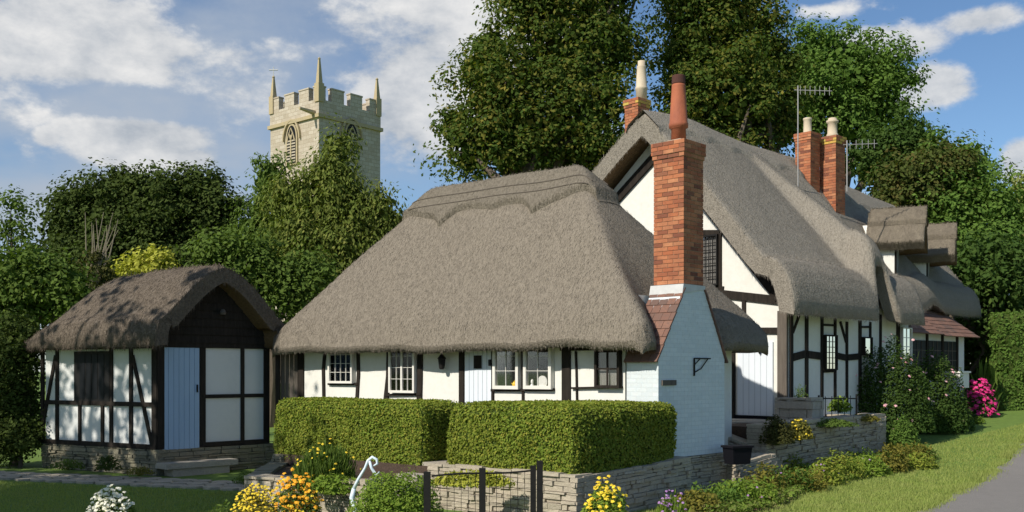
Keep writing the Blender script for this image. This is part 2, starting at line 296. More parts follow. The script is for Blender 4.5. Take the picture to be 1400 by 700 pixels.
class Plane:
    """upright plane through o running along d (unit, horizontal); n points to the viewer"""
    def __init__(s, o, d, n):
        s.o = np.array(o[:2], float); s.d = np.array(d, float)/np.linalg.norm(d); s.n = np.array(n, float)/np.linalg.norm(n)
    def at(s, px, py, off=0):        # where the sight line of a photo point meets the plane: (s, z)
        k = (px-CX)/F; o = s.o+s.n*off
        t = (k*o[1]-o[0])/(s.d[0]-k*s.d[1]); D = o[1]+t*s.d[1]; return t, (HY-py)/F*D
    def s_(s, px): return s.at(px, HY)[0]
    def pt(s, t, z, off=0):
        p = s.o+s.d*t+s.n*off; return (p[0], p[1], z)
    def box(s, mb, s0, s1, z0, z1, o0, o1):
        mb.hexa([s.pt(s0, z0, o0), s.pt(s1, z0, o0), s.pt(s1, z0, o1), s.pt(s0, z0, o1), s.pt(s0, z1, o0), s.pt(s1, z1, o0), s.pt(s1, z1, o1), s.pt(s0, z1, o1)]); return mb
    def beam(s, mb, a, b, w, o0, o1):
        a = np.array(a, float); b = np.array(b, float); t = (b-a)/np.linalg.norm(b-a); q = np.array((-t[1], t[0]))*w/2
        P = [a-q, b-q, b+q, a+q]; mb.hexa([s.pt(*p, o0) for p in P]+[s.pt(*p, o1) for p in P]); return mb
    def curve(s, mb, pts, w, o0, o1):     # a bent beam through several (s,z) points
        pts = [np.array(p, float) for p in pts]; Lf = []; Rt = []
        for i, p in enumerate(pts):
            t = pts[min(i+1, len(pts)-1)]-pts[max(i-1, 0)]; t /= np.linalg.norm(t); q = np.array((-t[1], t[0]))*(w[i] if isinstance(w, list) else w)/2
            Lf.append(p+q); Rt.append(p-q)
        poly = Rt+Lf[::-1]; k = len(pts)
        n = mb.pts([s.pt(*p, o0) for p in poly]); m_ = mb.pts([s.pt(*p, o1) for p in poly]); K = 2*k
        mb.f += [(m_+i, m_+i+1, m_+K-2-i, m_+K-1-i) for i in range(k-1)] + [(n+K-1-i, n+K-2-i, n+i+1, n+i) for i in range(k-1)]
        mb.f += [(n+i, n+(i+1) % K, m_+(i+1) % K, m_+i) for i in range(K)]; return mb
    def rect(s, x0, y0, x1, y1, off=0):
        a = s.at(x0, y0, off); b = s.at(x1, y0, off); c = s.at(x0, y1, off); d = s.at(x1, y1, off)
        return min(a[0], b[0]), max(a[0], b[0]), (c[1]+d[1])/2, (a[1]+b[1])/2

def quads_grid(n, m):
    i, j = np.meshgrid(np.arange(n-1), np.arange(m-1), indexing='ij'); a = (i*m+j).reshape(-1)
    return np.stack([a, a+m, a+m+1, a+1], 1)
def sample(V, Q, n):
    """random points, normals on quads"""
    A, B, C, D = V[Q[:, 0]], V[Q[:, 1]], V[Q[:, 2]], V[Q[:, 3]]
    nr = np.cross(C-A, D-B); ar = np.linalg.norm(nr, axis=1)/2+1e-12
    k = rng.choice(len(Q), n, p=ar/ar.sum()); u = rng.random((n, 1)); v = rng.random((n, 1))
    P = (A[k]*(1-u)+B[k]*u)*(1-v)+(D[k]*(1-u)+C[k]*u)*v
    return P, nr[k]/(2*ar[k][:, None])
def unit(a): return a/(np.linalg.norm(a, axis=-1, keepdims=True)+1e-9)
def leafquads(P, Nn, size, aspect=.6, axis=None, jit=.35):
    """diamond leaves at P, facing Nn"""
    n = len(P); sz = size*(1+jit*(rng.random((n, 1))*2-1))
    a = rng.normal(size=(n, 3)) if axis is None else axis
    a = unit(a-(a*Nn).sum(1, keepdims=True)*Nn); b = np.cross(Nn, a)
    V = np.stack([P-a*sz*.5, P+b*sz*.5*aspect+a*sz*.05, P+a*sz*.5, P-b*sz*.5*aspect+a*sz*.05], 1).reshape(-1, 3)
    return V, np.arange(4*n).reshape(-1, 4)
def merge(parts):
    Vs = []; Fs = []; n = 0
    for V, Q in parts:
        Vs.append(V); Fs.append(Q+n); n += len(V)
    return np.concatenate(Vs), Fs
def straw(V, Q, n, ln=.15, wd=.0095, lift=.06):
    n = int(n*1.8)
    P, Nn = sample(V, Q, n); Nn[Nn[:, 2] < -.3] *= -1
    down = np.tile((0, 0, -1.0), (n, 1)); down = unit(down-(down*Nn).sum(1, keepdims=True)*Nn+rng.normal(size=(n, 3))*.13)
    d = unit(down+Nn*(lift*rng.random((n, 1)))); sd = unit(np.cross(Nn, d)); L_ = ln*(.5+rng.random((n, 1)))
    P = P-d*L_*.4
    W = np.stack([P-sd*wd/2, P+sd*wd/2, P+d*L_], 1).reshape(-1, 3)
    return W, np.arange(3*n).reshape(-1, 3)
def vnoise(x, y, seed=0):
    """cheap smooth noise"""
    r = 0
    g = np.random.default_rng(seed)
    for k in range(7):
        f = g.uniform(.6, 4.2); a = g.uniform(0, 6.28); ph = g.uniform(0, 6.28); r = r+np.sin(f*(x*math.cos(a)+y*math.sin(a))+ph)/(.8+f*.35)
    return r/3.2

# ---------------------------------------------------------------- ground, road
def sstep(x, a, b):
    t = np.clip((x-a)/(b-a), 0, 1); return t*t*(3-2*t)
def gz(x, y):
    x = np.asarray(x, float); y = np.asarray(y, float)
    yr = np.maximum(0, y-20); right = -2.2+.09*np.minimum(yr, 18)*sstep(y, 19, 23)
    left = -2.27+.03*np.minimum(np.maximum(0, y-27), 35)
    k = sstep(x, -5, 0); return left*(1-k)+right*k
def axis_pts(lo, hi, fine_lo, fine_hi, step, far=22):
    a = np.arange(fine_lo, fine_hi, step); L_ = fine_lo-np.geomspace(step, fine_lo-lo, far)[::-1]; H = fine_hi+np.geomspace(step, hi-fine_hi, far)-step
    return np.unique(np.concatenate([L_, a, H]))
def drape(xs, ys, dz=0):
    X, Y = np.meshgrid(xs, ys, indexing='ij'); return np.stack([X, Y, gz(X, Y)+dz], -1).reshape(-1, 3), quads_grid(len(xs), len(ys))
V, Q = drape(axis_pts(-900, 900, -22, 32, .5), axis_pts(-300, 1500, -4, 48, .5))
tag(link_mesh('ground', V, [Q], M['grass'], loc=(0, 0, -2), smooth=True), kind='structure')
# road: left edge runs from (6.3,15.7) to (11.9,23.9)
RD = np.array((.565, .825)); RD /= np.linalg.norm(RD); RN = np.array((RD[1], -RD[0]))
RO = np.array((6.45, 15.7))
ts = np.arange(-26, 60, .2); ws = np.linspace(0, 5.2, 9); rows = []
for t in ts:
    bend = .0016*max(0, t-6)**2
    for i, w in enumerate(ws):
        e = .05*math.sin(t*1.7)+.03*math.sin(t*4.1) if i == 0 else 0
        p = RO+RD*t+RN*(w+e+bend); rows.append((p[0], p[1], float(gz(*p))+.03))
tag(link_mesh('road', np.array(rows), [quads_grid(len(ts), len(ws))], M['asphalt'], loc=(8, 16, -2.2), smooth=True), kind='structure')

# ---------------------------------------------------------------- main axes of the buildings
U = np.array((-.766, .643)); Vv = np.array((.643, .766))          # cottage: along its front (to the left), towards its back
FR = np.array((2.2, 16.65))                                       # front right corner of the eaves
LEN, DEP, ZE, ZRR = 10.3, 4.85, .53, 4.2
def A3(a, b, z): p = FR+U*a+Vv*b; return (p[0], p[1], z)
W_ = np.array((.74, .67)); W_ /= np.linalg.norm(W_); G_ = np.array((-W_[1], W_[0])); NS = -G_     # right house: along side, gable to left, side normal
CO = np.array((6.16, 22.5))
front = Plane(FR+Vv*.5+U*.0, U, -Vv)                 # cottage front wall
gable = Plane(CO, G_, -W_)                           # right house gable wall (s grows to the left)
side = Plane(CO, W_, NS)                             # right house side wall

def panel(pl, x0, y0, x1, y1, o0, o1, mb=None):
    s0, s1, z0, z1 = pl.rect(x0, y0, x1, y1); mb = mb or MB(); pl.box(mb, s0, s1, z0, z1, o0, o1); return mb

def stone_wall(name, p0, p1, zb, zt, thick, parent=None, loc=None, h=(.03, .095), L_=(.10, .38), nrm=None, m=None, name_core='core', ends=True, top=True, prot=.03, label=None, cat=None, group=None):
    """drystone wall p0->p1; zb, zt numbers or (start,end); built of single stones round a dark core, all one mesh"""
    p0 = np.array(p0, float); p1 = np.array(p1, float); Lw = np.linalg.norm(p1-p0); d = (p1-p0)/Lw; n = np.array((d[1], -d[0]))
    zb0, zb1 = zb if isinstance(zb, tuple) else (zb, zb); zt0, zt1 = zt if isinstance(zt, tuple) else (zt, zt)
    mb = MB(); core = MB()
    def pt(s, o, z): q = p0+d*s+n*o; return (q[0], q[1], z)
    def zz(s, f): return (zb0+(zb1-zb0)*s/Lw)*(1-f)+(zt0+(zt1-zt0)*s/Lw)*f
    c = .05
    core.hexa([pt(c, -c, zz(0, 0)), pt(Lw-c, -c, zz(Lw, 0)), pt(Lw-c, -thick+c, zz(Lw, 0)), pt(c, -thick+c, zz(0, 0)),
               pt(c, -c, zz(0, 1)-c), pt(Lw-c, -c, zz(Lw, 1)-c), pt(Lw-c, -thick+c, zz(Lw, 1)-c), pt(c, -thick+c, zz(0, 1)-c)])
    H = max(zt0-zb0, zt1-zb1)
    z = 0
    while z < H-.02:
        hh = min(random.uniform(*h), H-z); f0 = z/H; f1 = (z+hh-.008)/H
        for o0, o1 in ((-.12, 1), (-thick+.12, -1)):
            s = -random.uniform(0, .15)
            while s < Lw:
                l_ = random.uniform(*L_); a = max(s, 0); b = min(s+l_-.01, Lw)
                if b-a > .03:
                    out = random.uniform(-prot*.9, prot*1.1); oo = out if o1 > 0 else -thick-out; j = random.uniform(-.006, .006)
                    j1, j2 = random.uniform(-.01, .01), random.uniform(-.01, .01)
                    mb.hexa([pt(a, oo, zz(a, f0)+j), pt(b, oo+j1, zz(b, f0)-j), pt(b, o0, zz(b, f0)), pt(a, o0, zz(a, f0)),
                             pt(a+j1, oo+j2, zz(a, f1)), pt(b+j2, oo, zz(b, f1)+j), pt(b, o0, zz(b, f1)), pt(a, o0, zz(a, f1))])
                s += l_
        if ends:
            for e, sg in ((0, -1), (Lw, 1)):
                q = -random.uniform(0, .1)
                while q < thick:
                    l_ = random.uniform(.1, .3); a = max(q, 0); b = min(q+l_-.01, thick)
                    if b-a > .03:
                        eo = e+sg*random.uniform(0, prot)
                        ei = e-sg*.1
                        mb.hexa([pt(eo, -a, zz(e, f0)), pt(eo, -b, zz(e, f0)), pt(ei, -b, zz(e, f0)), pt(ei, -a, zz(e, f0)), pt(eo, -a, zz(e, f1)), pt(eo, -b, zz(e, f1)), pt(ei, -b, zz(e, f1)), pt(ei, -a, zz(e, f1))])
                    q += l_
        z += hh
    if top:
        s = 0
        while s < Lw-.02:
            l_ = min(random.uniform(.25, .6), Lw-s); hh = random.uniform(.03, .06); e = random.uniform(.0, .03)
            a, b = s, s+l_-.012
            mb.hexa([pt(a, e, zz(a, 1)-.005), pt(b, e, zz(b, 1)-.005), pt(b, -thick-e, zz(b, 1)-.005), pt(a, -thick-e, zz(a, 1)-.005),
                     pt(a, e, zz(a, 1)+hh), pt(b, e, zz(b, 1)+hh), pt(b, -thick-e, zz(b, 1)+hh), pt(a, -thick-e, zz(a, 1)+hh)])
            s += l_
    nv = len(core.v); V = core.v+mb.v; Fc = core.f+[tuple(i+nv for i in f) for f in mb.f]
    midx = np.array([1]*len(core.f)+[0]*len(mb.f))
    o = link_mesh(name, V, Fc, None, parent, loc if loc is not None else (None if parent else (p0[0], p0[1], zb0)), mats=[m or M['stone'], M['earth']], midx=midx)
    if label: tag(o, label, cat, group)
    return o

def brick_stack(parent, name, c, du, dv, wu, wv, z0, z1, cap=2, m='brick', top_mat=None):
    """square stack of real bricks round a mortar core; c = middle, du/dv unit axes"""
    c = np.array(c, float); du = np.array(du); dv = np.array(dv)
    mb = MB(); core = MB(); lich = MB()
    def pt(u, v, z): p = c+du*u+dv*v; return (p[0], p[1], z)
    def bx(B, u0, u1, v0, v1, a, b):
        B.hexa([pt(u0, v0, a), pt(u1, v0, a), pt(u1, v1, a), pt(u0, v1, a), pt(u0, v0, b), pt(u1, v0, b), pt(u1, v1, b), pt(u0, v1, b)])
    g = .009
    bx(core, -wu/2+g, wu/2-g, -wv/2+g, wv/2-g, z0, z1-.075*cap)
    n = int(round((z1-z0)/.075)); hc = (z1-z0)/n
    for k in range(n):
        e = 0
        if k >= n-cap: e = .035
        if k == n-cap-1: e = .018
        a, b = z0+k*hc, z0+(k+1)*hc-.009
        if e > 0: bx(core, -wu/2-e+g, wu/2+e-g, -wv/2-e+g, wv/2+e-g, a-.004, b+.005)
        for ax, (w1, w2) in enumerate(((wu+2*e, wv+2*e), (wv+2*e, wu+2*e))):
            for sg in (-1, 1):
                full = .225 if k % 2 else .1125*2
                s = -w1/2-(.1125 if (k+ax) % 2 else 0)
                while s < w1/2-.01:
                    s1 = s+.225
                    lo, hi = max(s, -w1/2), min(s1-.009, w1/2)
                    if hi-lo > .03:
                        o = sg*(w2/2+random.uniform(0, .003)); i = sg*(w2/2-.08)
                        B = lich if (top_mat and k > n-4 and random.random() < .5) else mb
                        if ax == 0: bx(B, lo, hi, min(o, i), max(o, i), a, b)
                        else: bx(B, min(o, i), max(o, i), lo, hi, a+.0012, b-.0012)
                    s = s1
    V = core.v+mb.v+lich.v; n1 = len(core.v); n2 = n1+len(mb.v)
    Fc = core.f+[tuple(i+n1 for i in f) for f in mb.f]+[tuple(i+n2 for i in f) for f in lich.f]
    midx = np.array([1]*len(core.f)+[0]*len(mb.f)+[2]*len(lich.f))
    return link_mesh(name, V, Fc, None, parent, mats=[M[m], M['mortar'], M[top_mat or 'lichen']], midx=midx)

# ---------------------------------------------------------------- thatch
def smin(ds, k):
    ds = np.stack(ds); return -k*np.log(np.exp(-ds/k).sum(0))
def roofz(a, b, L_, D_, ze, kf, kr, kl, cap=None, k=.16):
    ds = [b*kf, (D_-b)*kf, a*kr, (L_-a)*kl]
    if cap is not None: ds.append(np.full_like(a, cap))
    return ze+smin(ds, k)
def hip_thatch(name, parent, fn, org, du, dv, L_, D_, ze, thick, m, nstraw, seed, wob=.04, cut=None):
    """hipped thatch from a height function over its footprint, with a thick rounded eave and a soffit"""
    def edge(n, Lx):
        t = np.linspace(0, 1, n); return np.concatenate([[0, .004*Lx/Lx, ], t[1:-1]*Lx, [Lx-.004, Lx]])
    aa = edge(int(L_*9), L_); bb = edge(int(D_*9), D_)
    A_, B_ = np.meshgrid(aa, bb, indexing='ij')
    dist = np.minimum(np.minimum(A_, L_-A_), np.minimum(B_, D_-B_))
    Z = fn(A_, B_)+wob*vnoise(A_*1.3, B_*1.3, seed)+.012*vnoise(A_*7, B_*7, seed+1)
    # round corners of the footprint and the eave lip
    r = .35; cx = np.clip(A_, r, L_-r); cy = np.clip(B_, r, D_-r); dx = A_-cx; dy = B_-cy; dd = np.hypot(dx, dy); f = np.where((dd > r) & (np.abs(dx) > 0) & (np.abs(dy) > 0), r/np.maximum(dd, 1e-6), 1)
    A2 = cx+dx*f; B2 = cy+dy*f
    if cut: A2, B2 = cut(A2, B2, A_, B_)
    lip = np.exp(-dist/.10); Z = Z+thick*.55*(1-lip)
    wave = .025*vnoise(A_*2.2, B_*2.2, seed+2); Z = Z+wave*lip
    P = np.stack([org[0]+du[0]*A2+dv[0]*B2, org[1]+du[1]*A2+dv[1]*B2, Z], -1); n, mm = A_.shape
    Vt = P.reshape(-1, 3); Qt = quads_grid(n, mm)
    # soffit: ring of the outline pulled inwards
    ring = [(i, 0) for i in range(n)]+[(n-1, j) for j in range(1, mm)]+[(i, mm-1) for i in range(n-2, -1, -1)]+[(0, j) for j in range(mm-2, 0, -1)]
    mid = np.array([org[0]+du[0]*L_/2+dv[0]*D_/2, org[1]+du[1]*L_/2+dv[1]*D_/2])
    R0 = np.array([P[i, j] for i, j in ring]); K = len(R0)
    def inset(dd_, dz):
        a = []
        for (i, j), p in zip(ring, R0):
            ia = np.clip(A2[i, j], dd_, L_-dd_); ib = np.clip(B2[i, j], dd_, D_-dd_); a.append((org[0]+du[0]*ia+dv[0]*ib, org[1]+du[1]*ia+dv[1]*ib, p[2]+dz))
        return np.array(a)
    R1 = R0.copy(); R1[:, 2] -= thick*.35; R1[:, :2] = inset(.03, 0)[:, :2]; R2 = inset(.22, -thick*.15); R3 = inset(.75, .45)
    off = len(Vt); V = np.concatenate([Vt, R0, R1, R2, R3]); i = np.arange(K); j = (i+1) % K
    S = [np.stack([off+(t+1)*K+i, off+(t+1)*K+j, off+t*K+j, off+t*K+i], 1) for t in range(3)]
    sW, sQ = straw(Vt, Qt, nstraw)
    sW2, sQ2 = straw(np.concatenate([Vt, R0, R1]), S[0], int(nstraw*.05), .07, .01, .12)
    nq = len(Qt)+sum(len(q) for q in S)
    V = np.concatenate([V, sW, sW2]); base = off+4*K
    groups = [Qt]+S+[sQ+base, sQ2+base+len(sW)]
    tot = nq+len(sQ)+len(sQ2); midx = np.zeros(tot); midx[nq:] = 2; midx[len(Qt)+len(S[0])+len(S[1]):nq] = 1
    sm = np.ones(tot, dtype=bool)
    return link_mesh(name, V, groups, None, parent, mats=[m, M['thatch_under'], strawof(m)], midx=midx, smooth=sm)

def loft_thatch(name, parent, secs, m, nstraw, shift=.36, closed=True):
    """secs: list of (points (k,3) outer profile, points (k,3) inner profile)"""
    O = np.array([s[0] for s in secs]); I = np.array([s[1] for s in secs]); n, k = O.shape[:2]
    Vt = O.reshape(-1, 3); Vi = I.reshape(-1, 3); Qt = quads_grid(n, k); Qi = quads_grid(n, k)[:, ::-1]+n*k
    e = n*k; a = np.arange(n-1)*k; b = np.arange(k-1)
    ed = [np.stack([a, e+a, e+a+k, a+k], 1), np.stack([a+k-1, a+2*k-1, e+a+2*k-1, e+a+k-1], 1),
          np.stack([b, b+1, e+b+1, e+b], 1), np.stack([(n-1)*k+b+1, (n-1)*k+b, e+(n-1)*k+b, e+(n-1)*k+b+1], 1)]
    V = np.concatenate([Vt, Vi]); Ed = np.concatenate(ed)
    sW, sQ = straw(V, np.concatenate([Qt, Ed]), nstraw)
    groups = [Qt, Qi, Ed, sQ+len(V)]; V = np.concatenate([V, sW])
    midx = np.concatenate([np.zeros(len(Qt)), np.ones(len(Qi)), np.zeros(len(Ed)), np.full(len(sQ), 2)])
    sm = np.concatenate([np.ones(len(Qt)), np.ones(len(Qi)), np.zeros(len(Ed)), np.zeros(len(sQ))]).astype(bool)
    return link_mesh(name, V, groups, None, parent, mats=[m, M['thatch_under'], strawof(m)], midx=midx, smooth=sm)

def window(pl, parent, x0, y0, x1, y1, nx, ny, frame='white_paint', back='glass_dark', fw=.05, bar=.009, off=.0, mull=None, label=None):
    """window given by its outline in the photograph: frame > pane, glazing bars, backing"""
    s0, s1, z0, z1 = pl.rect(x0, y0, x1, y1)
    mb = MB()
    pl.box(mb, s0, s0+fw, z0, z1, off+.01, off+.11); pl.box(mb, s1-fw, s1, z0, z1, off+.01, off+.11)
    pl.box(mb, s0+fw, s1-fw, z0, z0+fw, off+.01, off+.109); pl.box(mb, s0+fw, s1-fw, z1-fw, z1, off+.01, off+.109)
    if mull:
        for t in mull:
            q = s0+(s1-s0)*t; pl.box(mb, q-fw*.45, q+fw*.45, z0+fw, z1-fw, off+.012, off+.105)
    w = mb.build('window', M[frame], parent)
    if label: w['label'] = label
    b = MB(); pl.box(b, s0+fw*.7, s1-fw*.7, z0+fw*.7, z1-fw*.7, off+.004, off+.016); b.build('curtain' if back.startswith('lace') else 'dark_interior', M[back], w)
    g = MB(); pl.box(g, s0+fw*.8, s1-fw*.8, z0+fw*.8, z1-fw*.8, off+.074, off+.078); g.build('pane', M['glass'], w)
    if nx+ny > 2:
        g = MB()
        for i in range(1, nx): q = s0+fw+(s1-s0-2*fw)*i/nx; pl.box(g, q-bar/2, q+bar/2, z0+fw, z1-fw, off+.07, off+.09)
        for i in range(1, ny): q = z0+fw+(z1-z0-2*fw)*i/ny; pl.box(g, s0+fw, s1-fw, q-bar/2, q+bar/2, off+.071, off+.088)
        g.build('glazing_bars', M[frame], w)
    return w
def pz(pl, px, py, off=0):
    s, z = pl.at(px, py, off); return pl.pt(s, z, off)
def post(pl, parent, pts, w, m='timber', o1=.035, name='timber_post', px=True):
    P = [pl.at(*p) for p in pts] if px else pts
    mb = MB()
    if len(P) == 2: pl.beam(mb, P[0], P[1], w, -.02, o1)
    else: pl.curve(mb, P, w, -.02, o1)
    return mb.build(name, M[m], parent)

# ================================================================ COTTAGE
cot = thing('thatched_cottage', 'low whitewashed cottage with a big hipped grey-brown thatch behind the clipped hedges', 'cottage', A3(5, 2.4, -1.5))
E0 = np.array((2.474, 17.0)); CV = np.array((.68, .73)); CV /= np.linalg.norm(CV); CU = np.array((-CV[1], CV[0]))
# walls: a closed shell
s_r = .75
def wall_shell(parent):
    b0 = .5; b1 = DEP-.45; a0 = .72; a1 = LEN-.65; t = .3
    mb = MB()
    P = [(a0, b0), (a1, b0), (a1, b1), (a0, b1)]; z0, z1 = -1.5, 1.35
    mb.hexa([A3(*p, z0) for p in P]+[A3(*p, z1) for p in P])
    return mb.build('wall', M['plaster'], parent)
wall_shell(cot)
def kf(a, b): return roofz(a, b, LEN, DEP, ZE, 1.38, 1.08, 1.15, k=.10)
def cutfn(A2, B2, A_, B_):     # the eave of the right-hand end steps back round the chimney breast
    k = np.exp(-((B_-1.75)/1.05)**4)*np.exp(-A_/.7); return A2+.62*k, B2
roof = hip_thatch('roof', cot, kf, FR, U, Vv, LEN, DEP, ZE, .42, M['thatch'], 60000, 3, .05, cutfn)
# scalloped ridge cap, a raised second coat of thatch
def ridge_cap():
    aa = np.linspace(2.35, 7.95, 190); qs = np.linspace(-1, 1, 41); V = np.zeros((len(aa), len(qs), 3))
    for i, a in enumerate(aa):
        w = .50+.24*abs(math.sin(math.pi*(a-2.75)/1.45))**.6
        w = .50+(.17+.06*math.sin(a*2.3))*(1-abs(math.sin(math.pi*(a-2.3+.12*math.sin(a*3))/1.4)))**1.1+.05*math.sin(a*1.9+1)
        hip = max(0, 3.1-a, a-7.05); w = w*(1-.25*min(hip/.8, 1))
        for j, q in enumerate(qs):
            b = DEP/2+q*w; e = 1-abs(q); up = .17*min(1, e*16)
            if a < 2.42 or a > 7.88: up = 0
            x = np.array([a]); y = np.array([b]); z = kf(x, y)[0]+.05*vnoise(x*1.3, y*1.3, 3)[0]+.42*.55+up-.02*(e < .01)
            b = DEP/2+q*w*(.86 if e < .01 else 1); p = FR+U*a+Vv*b; V[i, j] = (p[0], p[1], z)
    Vf = V.reshape(-1, 3); Qg = quads_grid(*V.shape[:2]); sW, sQ = straw(Vf, Qg, 9000, .12)
    return link_mesh('ridge_cap', np.concatenate([Vf, sW]), [Qg, sQ+len(Vf)], None, roof, smooth=True, mats=[M['thatch_cap'], M['thatch_cap_straw']], midx=np.concatenate([np.zeros(len(Qg)), np.ones(len(sQ))]))
ridge_cap()
for off in (-.42, -.27, .27, .42):
    mb = MB(); P = []
    for a in np.linspace(2.6, 7.7, 60):
        b = DEP/2+off; x = np.array([a]); y = np.array([b]); p = FR+U*a+Vv*b; P.append((p[0], p[1], kf(x, y)[0]+.05*vnoise(x*1.3, y*1.3, 3)[0]+.42*.55+.185))
    mb.tube(P, .012, 5); mb.build('ligger', M['old_timber'], roof)
# timbers of the front wall
for pts, w in ((((413, 470), (413, 560)), .17), (((446, 470), (443, 505), (444, 560)), .085), (((490, 470), (491, 510), (488, 560)), .085),
               (((533, 470), (532, 515), (527, 560)), .13), (((575, 470), (575, 515), (574, 560)), .14), (((632, 466), (632, 560)), .13), (((674.5, 466), (674.5, 560)), .055),
               (((716, 466), (716, 533)), .06), (((716, 533), (716, 560)), .05), (((775, 464), (775, 560)), .19), (((788, 480), (789, 505), (790, 560)), .035)):
    post(front, cot, pts, w)
for (x0, y0, x1, y1), w in (((450, 525, 491, 525), .05), ((528, 540, 577, 539), .05), ((673, 533.5, 759, 532.5), .05), ((783, 530.5, 852, 529), .035)):
    post(front, cot, ((x0, y0), (x1, y1)), w, name='timber_rail', o1=.05)
post(front, cot, ((768, 472), (866, 471)), .20, name='timber_beam', o1=.06)
window(front, cot, 453, 470, 486, 524, 4, 4, back='lace')
window(front, cot, 536, 468, 571, 537, 4, 4, back='lace_tan', mull=[.5])
window(front, cot, 678, 462, 713, 532, 2, 3, back='glass_dark', fw=.065)
window(front, cot, 720, 462, 758, 532, 2, 3, back='glass_dark', fw=.065)
window(front, cot, 817, 478, 851, 530.5, 2, 2, frame='timber', back='lace', fw=.05, bar=.03)
# pale blind panel next to that window
d = panel(front, 637, 464, 673, 600, .0, .03).build('door', M['white_door'], cot)
g = MB()
for k in range(1, 6):
    x = 637+36*k/6; s_, z_ = front.at(x, 520); front.box(g, s_-.006, s_+.006, -1.4, .5, .031, .036)
g.build('plank_groove', M['groove'], d)
panel(front, 650, 486, 660, 504, .03, .05).build('door_window', M['timber'], d)
mb = MB(); p = pz(front, 670, 496, .1); mb.tube([Vector(p)+Vector((0, 0, .06)), Vector(p)-Vector((0, .02, .06))], .035, 8); mb.build('door_handle', M['black_iron'], d)
# lantern by the door
mb = MB(); p = Vector(pz(front, 604, 490, .16)); q = Vector(pz(front, 604, 482, .03))
mb.tube([q, (q+p)/2+Vector((0, 0, .05)), p+Vector((0, 0, .10))], .014, 6)
lan = mb.build('wall_lantern', M['black_iron'], cot)
mb = MB(); mb.lathe(p-Vector((0, 0, .22)), [(.03, 0), (.055, .02), (.075, .20), (.09, .22), (.02, .31), (.01, .34)], 8); mb.build('lantern_cage', M['black_iron'], lan)
# chimney breast (painted brick), tiles, stack, pot
br = Plane(E0, CV, (-CU[0]*1, -CU[1]*1))     # outer face; normal towards the road
zT = 1.48; zb = -1.5; s1 = 2.12
BW = .66
def bp(s, z, k): p = E0+CV*s+CU*k; return (p[0], p[1], z)
poly = [(0, zb), (s1, zb), (s1, .22), (1.44, zT), (.78, zT), (0, .22)]
mb = MB(); mb.prism([bp(s, z, 0) for s, z in poly], (CU[0]*BW, CU[1]*BW, 0)); breast = mb.build('chimney_breast', M['painted_brick'], cot)
# brick relief under the paint on the road face and on the front cheek
mb = MB(); zc = zb; k = 0
while zc < zT-.05:
    z2 = zc+.068
    lo = 0 if zc < .20 else (zc-.22)/(zT-.22)*.78+.05; hi = s1 if zc < .20 else s1-(zc-.22)/(zT-.22)*.68-.05
    s = lo-(.11 if k % 2 else 0)
    while s < hi:
        a, b = max(s, lo), min(s+.214, hi)
        if b-a > .02: mb.hexa([bp(a, zc, .0), bp(b, zc, .0), bp(b, zc, -.003), bp(a, zc, -.003), bp(a, z2, .0), bp(b, z2, .0), bp(b, z2, -.005), bp(a, z2, -.005)][:4]+[bp(a, z2, .0), bp(b, z2, .0), bp(b, z2, -.0025), bp(a, z2, -.0025)])
        s += .225
    zc += .075; k += 1
mb.build('brick_face', M['painted_brick'], breast)
# sloping shoulders covered with clay tiles
def tiles_on(parent, a, b, c, d_, nr, ncl, name='tiles', m='tile', th=.025):
    """tiles on the quad a (top left) b (top right) c (bottom right) d_ (bottom left)"""
    a, b, c, d_ = [Vector(v) for v in (a, b, c, d_)]; nr_ = (b-a).cross(d_-a).normalized()
    if nr_.z < 0: nr_ = -nr_
    mb = MB()
    for r in range(nr):
        f0, f1 = r/nr, (r+1.15)/nr; L0 = a+(d_-a)*f0; R0 = b+(c-b)*f0; L1 = a+(d_-a)*min(f1, 1.03); R1 = b+(c-b)*min(f1, 1.03)
        sh = .5 if r % 2 else 0
        for q in range(-1, ncl+1):
            g0, g1 = max(0, (q+sh)/ncl), min(1, (q+sh+.96)/ncl)
            if g1-g0 < .02: continue
            j = random.uniform(-.004, .006)
            P = [L0+(R0-L0)*g0, L0+(R0-L0)*g1, L1+(R1-L1)*g1, L1+(R1-L1)*g0]
            mb.hexa([P[3]+nr_*(.008+j), P[2]+nr_*(.008), P[1]-nr_*.004, P[0]-nr_*.004, P[3]+nr_*(th+.012+j), P[2]+nr_*(th+.012), P[1]+nr_*(th-.004), P[0]+nr_*(th-.004)])
    return mb.build(name, M[m], parent)
tiles_on(breast, bp(.80, zT-.03, BW), bp(.80, zT-.03, -.035), bp(-.05, .16, -.035), bp(-.05, .16, BW), 9, 4)
tiles_on(breast, bp(1.42, zT-.03, -.035), bp(1.42, zT-.03, BW), bp(2.17, .16, BW), bp(2.17, .16, -.035), 9, 4)
mb = MB(); mb.prism([bp(.70, zT-.13, -.02), bp(1.44, zT-.02, -.02), bp(1.44, zT+.04, -.02), bp(.74, zT+.04, -.02)], (CU[0]*(BW+.04), CU[1]*(BW+.04), 0)); mb.build('lead_flashing', M['lead'], breast)
c = E0+CV*1.11+CU*.33
stack = brick_stack(cot, 'chimney_stack', c, CU, CV, .63, .63, zT-.02, 4.07, cap=3)
def pot(parent, c, z, prof, m, name='chimney_pot', rim=None):
    mb = MB(); mb.lathe((c[0], c[1], z), prof, 24); o = mb.build(name, M[m], parent, smooth=False)
    me = o.data; 
    for pg in me.polygons: pg.use_smooth = len(pg.vertices) == 4
    if rim:
        mb = MB(); mb.lathe((c[0], c[1], z), rim, 24); mb.build('sooty_rim', M['soot'], o)
    return o
mb = MB(); mb.lathe((c[0], c[1], 4.06), [(.30, 0), (.20, .07)], 4); mb.build('mortar_bed', M['mortar'], stack)
